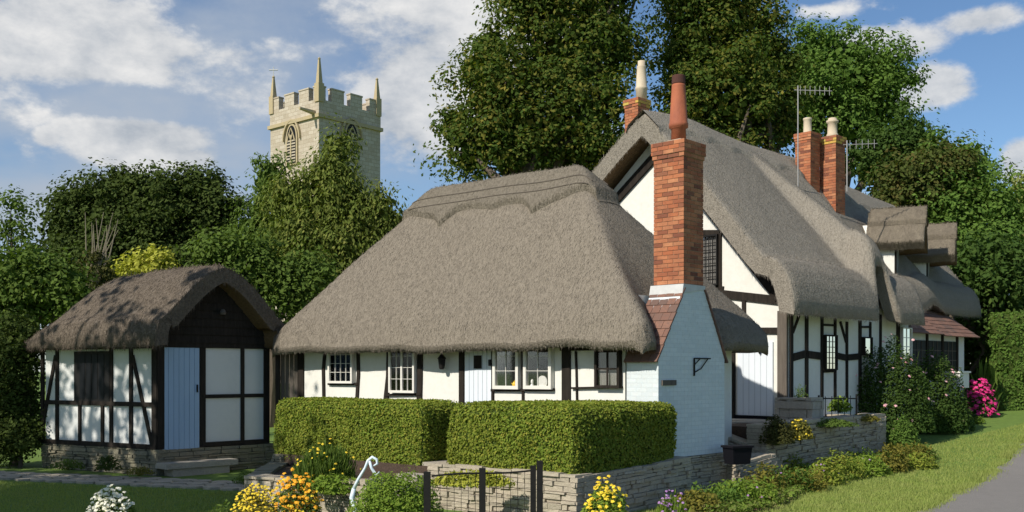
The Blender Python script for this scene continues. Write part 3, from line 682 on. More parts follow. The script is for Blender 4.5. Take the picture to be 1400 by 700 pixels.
pot(stack, c, 4.1, [(.135, 0), (.13, .24), (.172, .26), (.175, .33), (.162, .345), (.122, 1.0), (.122, 1.03), (.11, 1.04)], 'terracotta', rim=[(.112, 1.035), (.122, 1.05), (.118, 1.19), (.10, 1.20)])
# bracket and name plate
mb = MB(); a = br.at(948, 490); b = br.at(948, 514); e = br.at(978, 490)
def bpt(sz, o): return Vector(bp(sz[0], sz[1], -o))
br_root = MB(); n0 = .02
br_root.tube([bpt((a[0], a[1]), n0), bpt((b[0], b[1]), n0)], .016, 6); br_root.tube([bpt(a, n0), bpt((a[0]+.5, a[1]), n0+.02)], .012, 6)
br_root.tube([bpt((b[0], b[1]+.06), n0), bpt((a[0]+.2, b[1]+.13), n0+.01), bpt((a[0]+.42, a[1]), n0+.02)], .011, 6); br_root.tube([bpt((a[0], a[1]-.12), n0), bpt((a[0]+.18, a[1]-.01), n0)], .009, 6)
br_root.build('sign_bracket', M['black_iron'], breast)
s0_, z0_ = br.at(904, 527); s1_, z1_ = br.at(923, 519.5)
mb = MB(); br.box(mb, s0_, s1_, z0_, z1_, .004, .03); mb.build('name_plate', M['old_timber'], breast)
# downpipe between chimney and porch
mb = MB(); p = bp(s1+.06, 0, .12); mb.tube([(p[0], p[1], .35), (p[0], p[1], -1.5)], .04, 8); mb.build('downpipe', M['black_iron'], cot)
stone_wall('stone_plinth', E0-CV*.03-CU*.03, E0+CV*(s1+.05)-CU*.03, -2.25, -1.5, .68, parent=cot, top=False, prot=.02)

# hanging ornaments in the big window
def ornament_plate():
    s_, z_ = front.at(744, 522); c = Vector(front.pt(s_, z_, .045)); dx = Vector((*U, 0)); mb = MB()
    ring = []
    for r, o in ((.115, .012), (.11, .022), (.07, .014), (.0, .012)):
        pass
    P = [c+dx*(.115*math.cos(t))+Vector((0, 0, .115*math.sin(t))) for t in np.linspace(0, 2*math.pi, 24, endpoint=False)]
    nn = Vector((-Vv[0], -Vv[1], 0))*.014; mb.prism(P, nn)
    P = [c+nn+dx*(.085*math.cos(t))+Vector((0, 0, .085*math.sin(t))) for t in np.linspace(0, 2*math.pi, 24, endpoint=False)]
    mb.prism(P, nn*.3)
    tag(mb.build('display_plate', M['ceramic'], loc=c), 'round white plate standing on the sill inside the big front window', 'plate')
ornament_plate()
s_, z_ = front.at(706, 530); p = front.pt(s_, z_, .05)
mb = MB(); mb.lathe(p, [(.02, 0), (.045, .03), (.05, .07), (.03, .11), (.012, .12), (.014, .135), (.004, .14)], 14)
tp = tag(mb.build('teapot', M['yellow_ceramic'], loc=p, smooth=True), 'small yellow teapot on the sill of the big front window', 'teapot')
mb = MB(); q = Vector(p); dx = Vector((*U, 0)); mb.tube([q+dx*.04+Vector((0, 0, .05)), q+dx*.085+Vector((0, 0, .09))], [.012, .007], 6); mb.build('spout', M['yellow_ceramic'], tp)
mb = MB(); mb.tube([q-dx*.04+Vector((0, 0, .09)), q-dx*.085+Vector((0, 0, .075)), q-dx*.045+Vector((0, 0, .035))], .006, 6); mb.build('handle', M['yellow_ceramic'], tp)
s_, z_ = front.at(730, 530); p = front.pt(s_, z_, .05)
mb = MB(); mb.lathe(p, [(.03, 0), (.035, .05), (.02, .08), (.03, .10), (.026, .14), (.008, .16)], 12)
tag(mb.build('figurine', M['ceramic'], loc=p, smooth=True), 'small pale figurine beside the white plate in the window', 'figurine')

# ================================================================ RIGHT HOUSE
hs = thing('thatched_house', 'tall half-timbered white house with a long steep grey thatch, three brick stacks and two dormers', 'house', (CO[0]+3, CO[1]+3, -1.1))
HW = 3.3
RA = CO+G_*3.65                       # foot of the ridge line
def HP(s, l_, z): p = RA+W_*s+NS*l_; return (p[0], p[1], z)      # s along ridge, l_ towards the road
# gable wall
def gab_z(l_): return 6.0-(1.22*abs(l_) if l_ > 0 else .80*abs(l_))
mb = MB(); P = [(3.65, -1.2), (3.65, 1.55)]+[(0, 6.0)]+[(-3.0, 3.6), (-3.0, -1.2)]
mb.prism([HP(0, l_, z) for l_, z in P], (W_[0]*5.7, W_[1]*5.7, 0)); mb.build('wall', M['plaster'], hs)
mb = MB(); P = [(2.25, -1.1), (2.25, 2.2), (0, 5.2), (-2.9, 3.2), (-2.9, -1.1)]
mb.prism([HP(5.7, l_, z) for l_, z in P], (W_[0]*4.6, W_[1]*4.6, 0)); mb.build('wall', M['plaster'], hs)
# main thatch
def house_sections():
    secs = []
    ss = np.concatenate([[-.62, -.58, -.45], np.arange(-.3, 12.3, .10)])
    for s in ss:
        k = float(sstep(s, 5.35, 6.1))                    # the far part is narrower
        le = 4.25*(1-k)+2.75*k; ze = 1.12*(1-k)+1.62*k
        eb = math.exp(-((s-3.55)/.40)**4); ze += 1.45*eb; le -= .30*eb
        eb2 = math.exp(-((s-9.1)/.5)**2)*.25; ze += eb2
        zr = 6.42-.33*min(max(s, 0), 6)/6-.7*float(sstep(s, 6, 12))+.05*math.sin(s*1.3)
        if s < -.5: le -= .05*(1 if s < -.6 else .4); zr -= .05*(1 if s < -.6 else .3)
        out = []; inn = []
        # road side, from the eave up to the ridge, then the far side down
        kk = 30
        for j in range(kk+1):
            t = 1-j/kk                                     # 1 at eave, 0 at ridge
            tt = t; hgt = zr-ze
            l_ = le*(tt**.93 if tt > 0 else 0)
            if t > .80:
                q = (t-.80)/.20; l_ = le*(.8125+.19*math.sin(q*math.pi/2)); z = zr-hgt*(.73*1+.27*(1-math.cos(q*math.pi/2))*.95+.0)-hgt*.0
            else:
                l_ = le*t/.80*.8125; z = zr-hgt*.73*(t/.80)**1.04
            z += .04*float(vnoise(np.array(s*1.1), np.array(l_*1.1), 11))
            if t < .06: z -= .05*(1-t/.06)*0
            out.append((l_, z)); 
        outL = []
        for j in range(1, 19):
            t = j/18; l_ = -3.7*t; z = zr-(2.75 if True else 0)*t**1.12-.03
            outL.append((l_, z+.03*float(vnoise(np.array(s*1.1), np.array(l_), 12))))
        prof = out+outL
        # inner profile: shifted in
        pr = np.array(prof); tg = np.gradient(pr, axis=0); tg /= np.linalg.norm(tg, axis=1, keepdims=True)+1e-9; nn = np.stack([-tg[:, 1], tg[:, 0]], 1); nn[nn[:, 1] > 0] *= -1
        th = .40*np.ones(len(pr)); inn = pr+nn*th[:, None]; inn[0] = pr[0]+np.array((-.38, .10)); inn[1] = pr[1]+np.array((-.42, .02))
        inn[2] = pr[2]+np.array((-.42, -.02)); inn[3] = pr[3]+np.array((-.42, -.04))
        secs.append(([HP(s, *p) for p in pr], [HP(s+(.03 if s < -.5 else 0), *p) for p in inn]))
    return secs
hroof = loft_thatch('roof', hs, house_sections(), M['thatch_pale'], 110000)
# raised ridge band
def band():
    ss = np.arange(-.66, 12.1, .12); V = []
    for s in ss:
        zr = 6.42-.33*min(max(s, 0), 6)/6-.7*float(sstep(s, 6, 12))+.05*math.sin(s*1.3)
        k = float(sstep(s, 5.35, 6.1)); le = 4.25*(1-k)+2.75*k; ze = 1.12*(1-k)+1.62*k
        w = .55+.16*(1-abs(math.sin(math.pi*s/1.1)))
        for q in np.linspace(-1, 1, 17):
            l_ = q*w; e = 1-abs(q)
            z = zr-((zr-ze)*.73*(l_/(.8125*le))**1.04 if l_ > 0 else 2.75*(abs(l_)/3.7)**1.12)+.08*min(1, e*9)
            z += .04*float(vnoise(np.array(s*1.1), np.array(l_*1.1), 11)); V.append(HP(s, l_, z-(.06 if e < .02 else 0)))
    V = np.array(V); Qg = quads_grid(len(ss), 17); sW, sQ = straw(V, Qg, 9000, .12)
    link_mesh('ridge_cap', np.concatenate([V, sW]), [Qg, sQ+len(V)], None, hroof, smooth=True, mats=[M['thatch_pale'], M['thatch_pale_straw']], midx=np.concatenate([np.zeros(len(Qg)), np.ones(len(sQ))]))
band()
# gable timbers (positions from the photograph, on the gable wall)
post(gable, hs, ((1071, 425), (1071, 590)), .24, 'old_timber', .06)
post(gable, hs, ((1002, 470), (1002, 590)), .16, 'timber', .05)
post(gable, hs, ((1066, 408), (905, 205)), .20, 'timber', .07, 'timber_rafter')
post(gable, hs, ((905, 205), (835, 283)), .24, 'timber', .07, 'timber_rafter')
post(gable, hs, ((980, 401), (1070, 411)), .19, 'timber', .05, 'timber_beam')
post(gable, hs, ((985, 318), (985, 398)), .10, 'timber', .045)
post(gable, hs, ((1018, 408), (1018, 470)), .10, 'timber', .045)
post(gable, hs, ((1002, 452), (1070, 452)), .14, 'timber', .045, 'timber_rail')
post(gable, hs, ((955, 391), (990, 395)), .12, 'timber', .048, 'timber_rail')
window(gable, hs, 955, 322, 984, 391, 5, 7, frame='black_iron', back='lace', fw=.04, bar=.018)
post(gable, hs, ((940, 318), (985, 318)), .12, 'timber', .05, 'timber_rail')
d = panel(gable, 1010, 468, 1058, 568, .01, .05).build('door', M['white_door'], hs)
g = MB(); s0_, s1_, z0_, z1_ = gable.rect(1010, 468, 1058, 568)
for k in range(1, 6): q = s0_+(s1_-s0_)*k/6; gable.box(g, q-.006, q+.006, z0_+.01, z1_-.01, .051, .055)
g.build('plank_groove', M['groove'], d)
mb = MB(); p = Vector(pz(gable, 1039, 480, .08)); mb.tube([p+Vector((0, 0, .07)), p+Vector((-.03, -.03, 0)), p-Vector((0, 0, .07))], [.012, .03, .016], 8); mb.build('door_knocker', M['black_iron'], d)
mb = MB(); panel(gable, 1007, 568, 1060, 573, .0, .1, mb).build('threshold', M['black_plastic'], d)
# side wall timbers, studs measured in the photograph
def sp(pts, w, **k): return post(side, hs, pts, w, **k)
for pts, w in ((((1081, 425), (1081, 560)), .12), (((1102, 425), (1102, 560)), .11), (((1123, 425), (1123, 560)), .09), (((1141, 425), (1141, 560)), .08),
               (((1157, 440), (1157, 560)), .08), (((1175, 438), (1175, 560)), .11), (((1189, 440), (1189, 490)), .07), (((1203, 430), (1203, 560)), .08),
               (((1227, 430), (1227, 560)), .14), (((1243, 440), (1243, 560)), .08), (((1148, 440), (1156, 468)), .06), (((1094, 425), (1083, 455)), .06)):
    sp(pts, w)
sp(((1082, 489), (1100, 484), (1122, 487)), .17, name='timber_rail'); sp(((1142, 486), (1156, 489), (1176, 487)), .15, name='timber_rail')
sp(((1122, 444), (1142, 445)), .05, name='timber_rail'); sp(((1122, 508), (1142, 507)), .06, name='timber_rail'); sp(((1176, 447), (1190, 447)), .05, name='timber_rail')
window(side, hs, 1124, 458, 1140, 506, 3, 6, frame='timber', back='lace_tan', fw=.035, bar=.016)
window(side, hs, 1177, 461, 1188, 486, 1, 1, frame='timber', back='glass_dark', fw=.03, bar=.02)
window(side, hs, 1229, 448, 1242, 500, 2, 4, frame='white_paint', back='glass_dark', fw=.03, bar=.02)
# set-back far part: bay window with a tiled lean-to roof
bayp = Plane(HP(5.9, 3.1, 0), W_, NS)
bay = MB(); BL = bayp.s_(1318); bayp.box(bay, .0, BL, -1.3, 1.05, -.9, 0); bay = bay.build('bay_front', M['plaster_shed'], hs)
bay['label'] = 'pale bay front under the red tiled lean-to'
for k in range(int(BL/.95)+1):
    mb = MB(); bayp.box(mb, .02+k*.95, .02+k*.95+.1, -1.2, 1.04, -.02, .04); mb.build('timber_post', M['timber'], hs)
for k in range(int(BL/.95)):
    mb = MB(); s_ = .17+k*.95; fr = MB(); bayp.box(fr, s_, s_+.76, -.25, .85, -.01, .02); w = fr.build('window', M['glass_dark'], hs)
    gb = MB()
    for i in range(1, 3): bayp.box(gb, s_+.76*i/3-.01, s_+.76*i/3+.01, -.25, .85, .021, .035)
    for i in range(1, 4): bayp.box(gb, s_, s_+.76, -.25+1.1*i/4-.01, -.25+1.1*i/4+.01, .022, .034)
    gb.build('glazing_bars', M['old_timber'], w)
tiles_on(hs, HP(5.75, 2.4, 1.85), HP(8.0, 2.4, 1.85), HP(8.15, 3.45, 1.02), HP(5.6, 3.45, 1.02), 7, 12, name='lean_to_roof')
tiles_on(hs, HP(8.2, 2.4, 1.8), HP(5.9+BL-.1, 2.4, 1.8), HP(5.9+BL+.2, 3.45, .98), HP(8.15, 3.45, .98), 7, 9, name='lean_to_roof')
# dormers
def P2(px, D): return np.array(((px-CX)/F*D, D))
DN = unit(np.array((.90, -.44))); DW = np.array((.44, .90))/np.linalg.norm((.44, .90))
def dormer(px, D, zt, wid=.95, rise=1.1):
    tipw = P2(px, D); s = 0; lt = 0
    def HP(s_, l_, z): p = tipw+DW*s_+DN*l_; return (p[0], p[1], z)
    NS = DN; W_ = DW
    body = MB(); z0 = zt-rise-1.1
    P = [(s-wid*.62, z0), (s+wid*.62, z0), (s+wid*.62, zt-rise+.1), (s, zt-.35), (s-wid*.62, zt-rise+.1)]
    body.prism([HP(a, lt-.8, z) for a, z in P], (-NS[0]*1.6, -NS[1]*1.6, 0)); b = body.build('dormer', M['plaster'], hs)
    pl = Plane(HP(s, lt-.8, 0), W_, NS)
    for q in (-wid*.56, wid*.56-.08): m_ = MB(); pl.box(m_, q, q+.1, z0, zt-rise+.05, -.01, .03); m_.build('timber_post', M['timber'], b)
    fr = MB(); pl.box(fr, -.38, .38, z0+.25, zt-rise-.02, .0, .04); w = fr.build('window', M['timber'], b)
    for q in (-.33, .03): g_ = MB(); pl.box(g_, q, q+.30, z0+.3, zt-rise-.07, .035, .045); g_.build('pane', M['lace'], w)
    secs = []
    for l_ in np.linspace(lt, lt-1.55, 12):
        pr = []
        for t in np.linspace(-1, 1, 21):
            x = t*wid; z = zt-rise*(abs(t)**1.12)+.01*math.sin(l_*7+t*3); pr.append((x, z))
        pr = np.array(pr); inn = pr*np.array((.80, 1))-np.array((0, .22)); inn[:, 1] += .03
        secs.append(([HP(s+x, l_, z) for x, z in pr][::-1], [HP(s+x, l_, z) for x, z in inn][::-1]))
    r = loft_thatch('dormer_roof', b, secs, M['thatch_new'], 5000)
    secs = []
    for l_ in np.linspace(lt+.03, lt-1.5, 12):
        pr = np.array([(t*wid*.5, zt+.11-rise*(abs(t*.5)**1.12)) for t in np.linspace(-1, 1, 9)]); inn = pr-np.array((0, .09))
        secs.append(([HP(s+x, l_, z) for x, z in pr][::-1], [HP(s+x, l_, z) for x, z in inn][::-1]))
    loft_thatch('ridge_cap', r, secs, M['thatch_new'], 2500)
    # dark boarded gable
    m_ = MB(); P = [(s-wid*.78, zt-rise*.9-.15), (s+wid*.78, zt-rise*.9-.15), (s, zt-.22)]; m_.prism([HP(a, lt-.2, z) for a, z in P], (-NS[0]*.2, -NS[1]*.2, 0)); m_.build('dormer_gable', M['thatch_under'], b)
dormer(1266, 28.8, 4.62, .88, 1.0)
dormer(1307, 30.2, 4.34, .78, .92)
# stacks on the ridge
def small_stack(px, ybase, ytop, D, w, pots, m='brick', tm=None, rot=0, ybot=None):
    X = (px-CX)/F*D; z1 = (HY-ytop)/F*D; z0 = (HY-ybase)/F*D-.8
    st = brick_stack(hs, 'chimney_stack', (X, D), G_, W_, w, w, z0, z1, cap=2, m=m, top_mat=tm)
    for (dx, prof) in pots: pot(st, (X+dx, D), z1-.02, prof, 'cream_pot')
    return st
cyl = [(.13, 0), (.135, .04), (.115, .06), (.11, .40), (.125, .42), (.125, .46), (.105, .47)]
small_stack(871, 200, 137, 27.3, .47, [(.12, [(.15, 0), (.15, .28), (.17, .30), (.17, .36), (.15, .38), (.125, .9), (.13, .93), (.10, .96), (.10, 1.08)])], tm='lichen')
small_stack(1104, 262, 183, 28.9, .49, [(0, cyl)])
crown = [(.16, 0), (.165, .1), (.14, .13), (.13, .42), (.17, .45), (.17, .50), (.12, .50), (.12, .57), (.10, .58)]
small_stack(1138, 275, 188, 29.1, .51, [(0, crown)], tm='lichen')
# aerials
def yagi(px, ytop, ybot, D, n, name, ln, dirx, lab, tilt=0):
    X = (px-CX)/F*D; zt = (HY-ytop)/F*D; zb_ = (HY-ybot)/F*D
    r = thing(name, lab, 'aerial', (X, D, zb_))
    mb = MB(); mb.tube([(X, D, zb_), (X, D, zt)], .016, 6); mb.build('mast', M['aerial'], r)
    mb = MB(); mb.tube([(X-.1, D, zt-.12), (X+ln, D+dirx, zt-.12+tilt)], .01, 6)
    mb.build('boom', M['aerial'], r)
    for k in range(n):
        f = (k+.5)/n; p = Vector((X+ln*f, D+dirx*f, zt-.12+tilt*f)); m_ = MB(); m_.tube([p-Vector((0, 0, .12)), p+Vector((0, 0, .12))], .007, 5); m_.build('element', M['aerial'], r)
yagi(1091, 117, 262, 27.2, 7, 'television_aerial', .95, .1, 'grey television aerial on a tall thin mast beside the left ridge stack')
yagi(1158, 192, 262, 27.4, 5, 'television_aerial', .9, .2, 'low grey television aerial to the right of the paired brick stacks', .08)

# ================================================================ SHED
S0 = np.array((-6.28, 17.8)); SA = np.array((-.868, .497)); SB = np.array((.70, .714)); SA /= np.linalg.norm(SA); SB /= np.linalg.norm(SB)
LA, LB = 3.1, 2.25
sh = thing('thatched_shed', 'small black and white timbered shed with a pale blue door under a low thatch', 'shed', (S0[0], S0[1], -1.9))
sl = Plane(S0, SA, (-SB[0]*1, -SB[1]*1)); sf = Plane(S0, SB, (-SA[0], -SA[1]))
sl.n = np.array((-SA[1], SA[0])); sl.n = sl.n if sl.n[1] < 0 else -sl.n
sf.n = np.array((-SB[1], SB[0])); sf.n = sf.n if sf.n[1] < 0 else -sf.n
def SP(a, b, z): p = S0+SA*a+SB*b; return (p[0], p[1], z)
zs0, zs1 = -1.39, .48
mb = MB(); mb.hexa([SP(0, 0, zs0), SP(0, LB, zs0), SP(LA, LB, zs0), SP(LA, 0, zs0), SP(0, 0, zs1), SP(0, LB, zs1), SP(LA, LB, zs1), SP(LA, 0, zs1)]); mb.build('wall', M['plaster_shed'], sh)
mb = MB(); mb.prism([SP(-.04, -.05, zs1-.01), SP(-.04, LB+.05, zs1-.01), SP(-.04, LB*.78, zs1+.75), SP(-.04, LB*.5, zs1+1.12), SP(-.04, LB*.22, zs1+.75)], (SA[0]*.2, SA[1]*.2, 0)); gb = mb.build('gable_boarding', M['timber'], sh)
mb = MB()
for k in range(7):
    z = zs1+.03+k*.15; w = min(1, (1.12-(z-zs1))/1.05); b0 = LB*.5-LB*.5*w; b1 = LB*.5+LB*.5*w
    if b1-b0 > .3: mb.hexa([SP(-.04, b0, z), SP(-.04, b1, z), SP(-.065, b1, z), SP(-.065, b0, z), SP(-.04, b0, z+.13), SP(-.04, b1, z+.13), SP(-.048, b1, z+.13), SP(-.048, b0, z+.13)])
mb.build('boards', M['timber'], gb)
stone_wall('plinth', sl.pt(LA+.05, 0, .04)[:2], sl.pt(-.04, 0, .04)[:2], -1.95, -1.39, .5, parent=sh, top=False, m=M['stone_shaded'])
stone_wall('plinth', sf.pt(-.02, 0, .05)[:2], sf.pt(LB+.1, 0, .05)[:2], -1.95, -1.395, .5, parent=sh, top=False, m=M['stone_shaded'])
def stp(pl, a, b, w, name='timber_post', o1=.03):
    m_ = MB(); pl.beam(m_, a, b, w, -.01, o1); return m_.build(name, M['timber'], sh)
for x in (59, 79, 153, 180): s_ = sl.s_(x); stp(sl, (s_, zs0), (s_, zs1), .08)
for x in (110, 141): s_ = sl.s_(x); stp(sl, (s_, zs0), (s_, -.6), .07)
stp(sl, (.05, zs0), (.05, zs1), .13, o1=.035); 
stp(sl, (0, zs0+.04), (LA, zs0+.04), .08, 'timber_rail', .04); stp(sl, (0, -.60), (LA, -.60), .08, 'timber_rail', .038); stp(sl, (0, zs1-.03), (LA, zs1-.03), .1, 'timber_rail', .04)
stp(sl, sl.at(77, 486), sl.at(56, 600), .07, 'timber_brace', .028); stp(sl, sl.at(182, 486), sl.at(209, 610), .07, 'timber_brace', .028)
s0_, s1_, z0_, z1_ = sl.rect(103, 484, 152, 551)
mb = MB(); sl.box(mb, s0_, s1_, z0_, z1_+.05, -.01, .03); w = mb.build('window', M['black_iron'], sh)
mb = MB(); 
for k in range(4): a = s0_+.16+(s1_-s0_-.3)*k/4; sl.box(mb, a, a+(s1_-s0_-.3)/4-.03, z0_+.08, z1_, .028, .036)
mb.build('pane', M['glass_dark'], w)
stp(sf, (.05, zs0), (.05, zs1), .13, o1=.036); s_ = sf.s_(276.5); stp(sf, (s_, zs0), (s_, zs1), .11); s_ = sf.s_(331); stp(sf, (s_, zs0), (s_, zs1), .07); stp(sf, (LB-.05, zs0), (LB-.05, zs1), .12)
s_ = sf.s_(276); stp(sf, (s_, -.47), (LB, -.47), .07, 'timber_rail', .038); stp(sf, (s_, zs0+.04), (LB, zs0+.04), .08, 'timber_rail', .04); stp(sf, (0, zs1-.0), (LB, zs1-.0), .12, 'timber_rail', .045)
s0_, s1_, z0_, z1_ = sf.rect(222, 472, 271.5, 615)
mb = MB(); n_ = 7
sf.box(mb, s0_, s1_, zs0-.02, zs1-.06, 0, .02)
for k in range(n_): a = s0_+(s1_-s0_)*k/n_; sf.box(mb, a+.004, a+(s1_-s0_)/n_-.004, zs0-.015, zs1-.065, .02, .032)
d = mb.build('door', M['blue_door'], sh)
mb = MB(); p = Vector(sf.pt(s1_-.05, -.32, .05)); mb.tube([p+Vector((0, 0, .07)), p-Vector((0, 0, .07))], .016, 6); mb.build('door_handle', M['black_iron'], d)
mb = MB(); sf.box(mb, -.05, 1.35, -1.72, -1.62, .02, .42); sf.box(mb, .1, 1.2, -1.95, -1.72, .04, .38); mb.build('doorstep', M['slab'], sh)
mb = MB(); p = Vector(sf.at(312, 413)[0:1]+(0, 0)) if False else Vector(SP(-.14, LB*.52, 1.12)); mb.lathe(p-Vector((0, 0, .08)), [(.05, 0), (.06, .04), (.04, .08), (.02, .10)], 12); mb.build('bulkhead_lamp', M['old_timber'], sh)
# shed thatch: gable at the front, half-hip at the back
def shed_secs():
    secs = []
    for a in np.concatenate([[-.42, -.38, -.3], np.linspace(-.2, LA+.80, 36)]):
        k = float(sstep(a, LA-.9, LA+.95)); zr = 1.93-.10*a*.3+.03*math.sin(a*2)-1.15*k**1.2
        if a < -.35: zr -= .04
        ze = .42; hw = LB/2+.38; 
        lo = .18*k; pr = []
        for t in np.linspace(1, -1, 37):
            cb = LB/2-.14*(1-k); hw = (LB-cb+.16) if t < 0 else (cb+.40); b = cb-t*hw*(1-.12*k); u = abs(t)
            if u > .8: q = (u-.8)/.2; z = zr-(zr-ze)*(.62+.38*(1-math.cos(q*math.pi/2))); b = cb-math.copysign(hw*(1-.12*k)*(.80+.17*math.sin(q*math.pi/2)), t)
            else: z = zr-(zr-ze)*.62*(u/.8)**1.5
            pr.append((b, z+.02*float(vnoise(np.array(a*1.6), np.array(b*1.6), 21))))
        pr = np.array(pr); tg = np.gradient(pr, axis=0); tg /= np.linalg.norm(tg, axis=1, keepdims=True); nn = np.stack([-tg[:, 1], tg[:, 0]], 1); nn[nn[:, 1] > 0] *= -1
        inn = pr+nn*.26; 
        for e in (0, 1, 2): inn[e] = pr[e]+np.array((.24, .03)); inn[-1-e] = pr[-1-e]+np.array((-.24, .03))
        secs.append(([SP(a, b, z) for b, z in pr], [SP(a, b, max(z, .35)) for b, z in inn]))
    return secs
loft_thatch('roof', sh, shed_secs(), M['thatch_shed'], 16000)

# shed scaled about the camera at the origin: meshes enlarged, location pushed back alike
KS = 1.22
def enlarge(o):
    for ch in o.children:
        if ch.type == 'MESH': ch.data.transform(Matrix.Scale(KS, 4))
        enlarge(ch)
enlarge(sh); sh.location = (S0[0]*KS, S0[1]*KS, -1.9*KS); SHP = S0*KS

# grey timber gate between shed and cottage
gp = Plane((-5.1, 23.4), (1, 0), (0, -1))
gt = thing('side_gate', 'plain grey boarded gate in the gap between the shed and the cottage', 'gate', gp.pt(.5, -1.7))
mb = MB(); s0_, s1_, z0_, z1_ = gp.rect(378, 478, 414, 560)
for k in range(6): a = s0_+(s1_-s0_)*k/6; gp.box(mb, a+.004, a+(s1_-s0_)/6-.004, -1.7, z1_-.1, 0, .03)
mb.build('boards', M['old_timber'], gt)
for a in (s0_, s1_-.1): m_ = MB(); gp.box(m_, a, a+.1, -1.7, z1_, .03, .12); m_.build('gate_post', M['timber'], gt)

# ================================================================ CHURCH TOWER
TD = 78.0; T0 = np.array((-.1921*TD, TD)); TL = np.array((-.755, .656)); TR = np.array((.656, .755)); TW = 6.3
tw = thing('church_tower', 'square stone church tower with battlements and pinnacles rising behind the trees', 'church tower', (T0[0], T0[1]+4, -1))
def TP(l_, r, z): p = T0+TL*l_+TR*r; return (p[0], p[1], z)
zt = (HY-160)/F*TD; zp = (HY-135)/F*TD; zm = (HY-118)/F*TD
pl_l = Plane(T0, TL, (-TR[0], -TR[1])); pl_r = Plane(T0, TR, (-TL[0], -TL[1]))
def tbox(mb, l0, l1, r0, r1, z0, z1): mb.hexa([TP(l0, r0, z0), TP(l0, r1, z0), TP(l1, r1, z0), TP(l1, r0, z0), TP(l0, r0, z1), TP(l0, r1, z1), TP(l1, r1, z1), TP(l1, r0, z1)])
mb = MB(); tbox(mb, 0, TW, 0, TW, -1, zt); mb.build('shaft', M['tower'], tw)
mb = MB(); tbox(mb, -.18, TW+.18, -.18, TW+.18, zt, zt+.28); mb.build('string_course', M['tower_trim'], tw)
mb = MB()
for l0, l1, r0, r1 in ((0, .4, 0, TW), (TW-.4, TW, 0, TW), (.4, TW-.4, 0, .4), (.4, TW-.4, TW-.4, TW)): tbox(mb, l0-.05*(l0 == 0), l1, r0-.05*(r0 == 0), r1, zt+.28, zp)
mb.build('parapet', M['tower'], tw)
nm = 4; MS = ((-.05, .62), (1.22, 2.45), (3.10, 4.33), (5.10, TW))
for sidei in range(4):
    for k in range(nm):
        a, w = MS[k]; w = w-a+(.0 if sidei < 2 else -.0)
        m_ = MB()
        fx = {0: (a, a+w, -.05, .4), 1: (-.05, .4, a, a+w), 2: (a, a+w, TW-.4, TW), 3: (TW-.4, TW, a, a+w)}[sidei]
        if k in (0, nm-1) and sidei in (1, 3): fx = tuple(fx[:2])+((.405, .62) if k == 0 else (5.10, TW-.405))
        tbox(m_, *fx, zp, zm); tbox(m_, fx[0]-.04, fx[1]+.04, fx[2]-.04, fx[3]+.04, zm, zm+.12); m_.build('merlon', M['tower'], tw)
for l_, r, hh in ((.12, .12, 2.1), (TW-.25, .12, 1.8), (.12, TW-.25, 1.8), (TW-.25, TW-.25, 1.8)):
    m_ = MB(); z = zp-.2; w = .27
    tbox(m_, l_-w, l_+w, r-w, r+w, z, z+1.45)
    n = m_.pts([TP(l_-w*.72, r-w*.72, z+1.45), TP(l_-w*.72, r+w*.72, z+1.45), TP(l_+w*.72, r+w*.72, z+1.45), TP(l_+w*.72, r-w*.72, z+1.45), TP(l_-.07, r-.07, z+1.2+hh), TP(l_-.07, r+.07, z+1.2+hh), TP(l_+.07, r+.07, z+1.2+hh), TP(l_+.07, r-.07, z+1.2+hh)])
    m_.f += [tuple(n+i for i in q) for q in ((4, 5, 6, 7), (0, 1, 5, 4), (1, 2, 6, 5), (2, 3, 7, 6), (3, 0, 4, 7))]
    m_.lathe(TP(l_, r, z+1.2+hh-.02), [(.09, 0), (.13, .08), (.04, .2)], 8)
    pn = m_.build('pinnacle', M['tower_trim'], tw)
    if l_ > 3 and r < 1:
        m_ = MB(); p = Vector(TP(l_, r, z+1.2+hh+.1)); m_.tube([p, p+Vector((0, 0, .8))], .035, 6); m_.tube([p+Vector((-.35, 0, .55)), p+Vector((.35, 0, .55))], .05, 5); m_.build('weather_vane', M['lead'], pn)
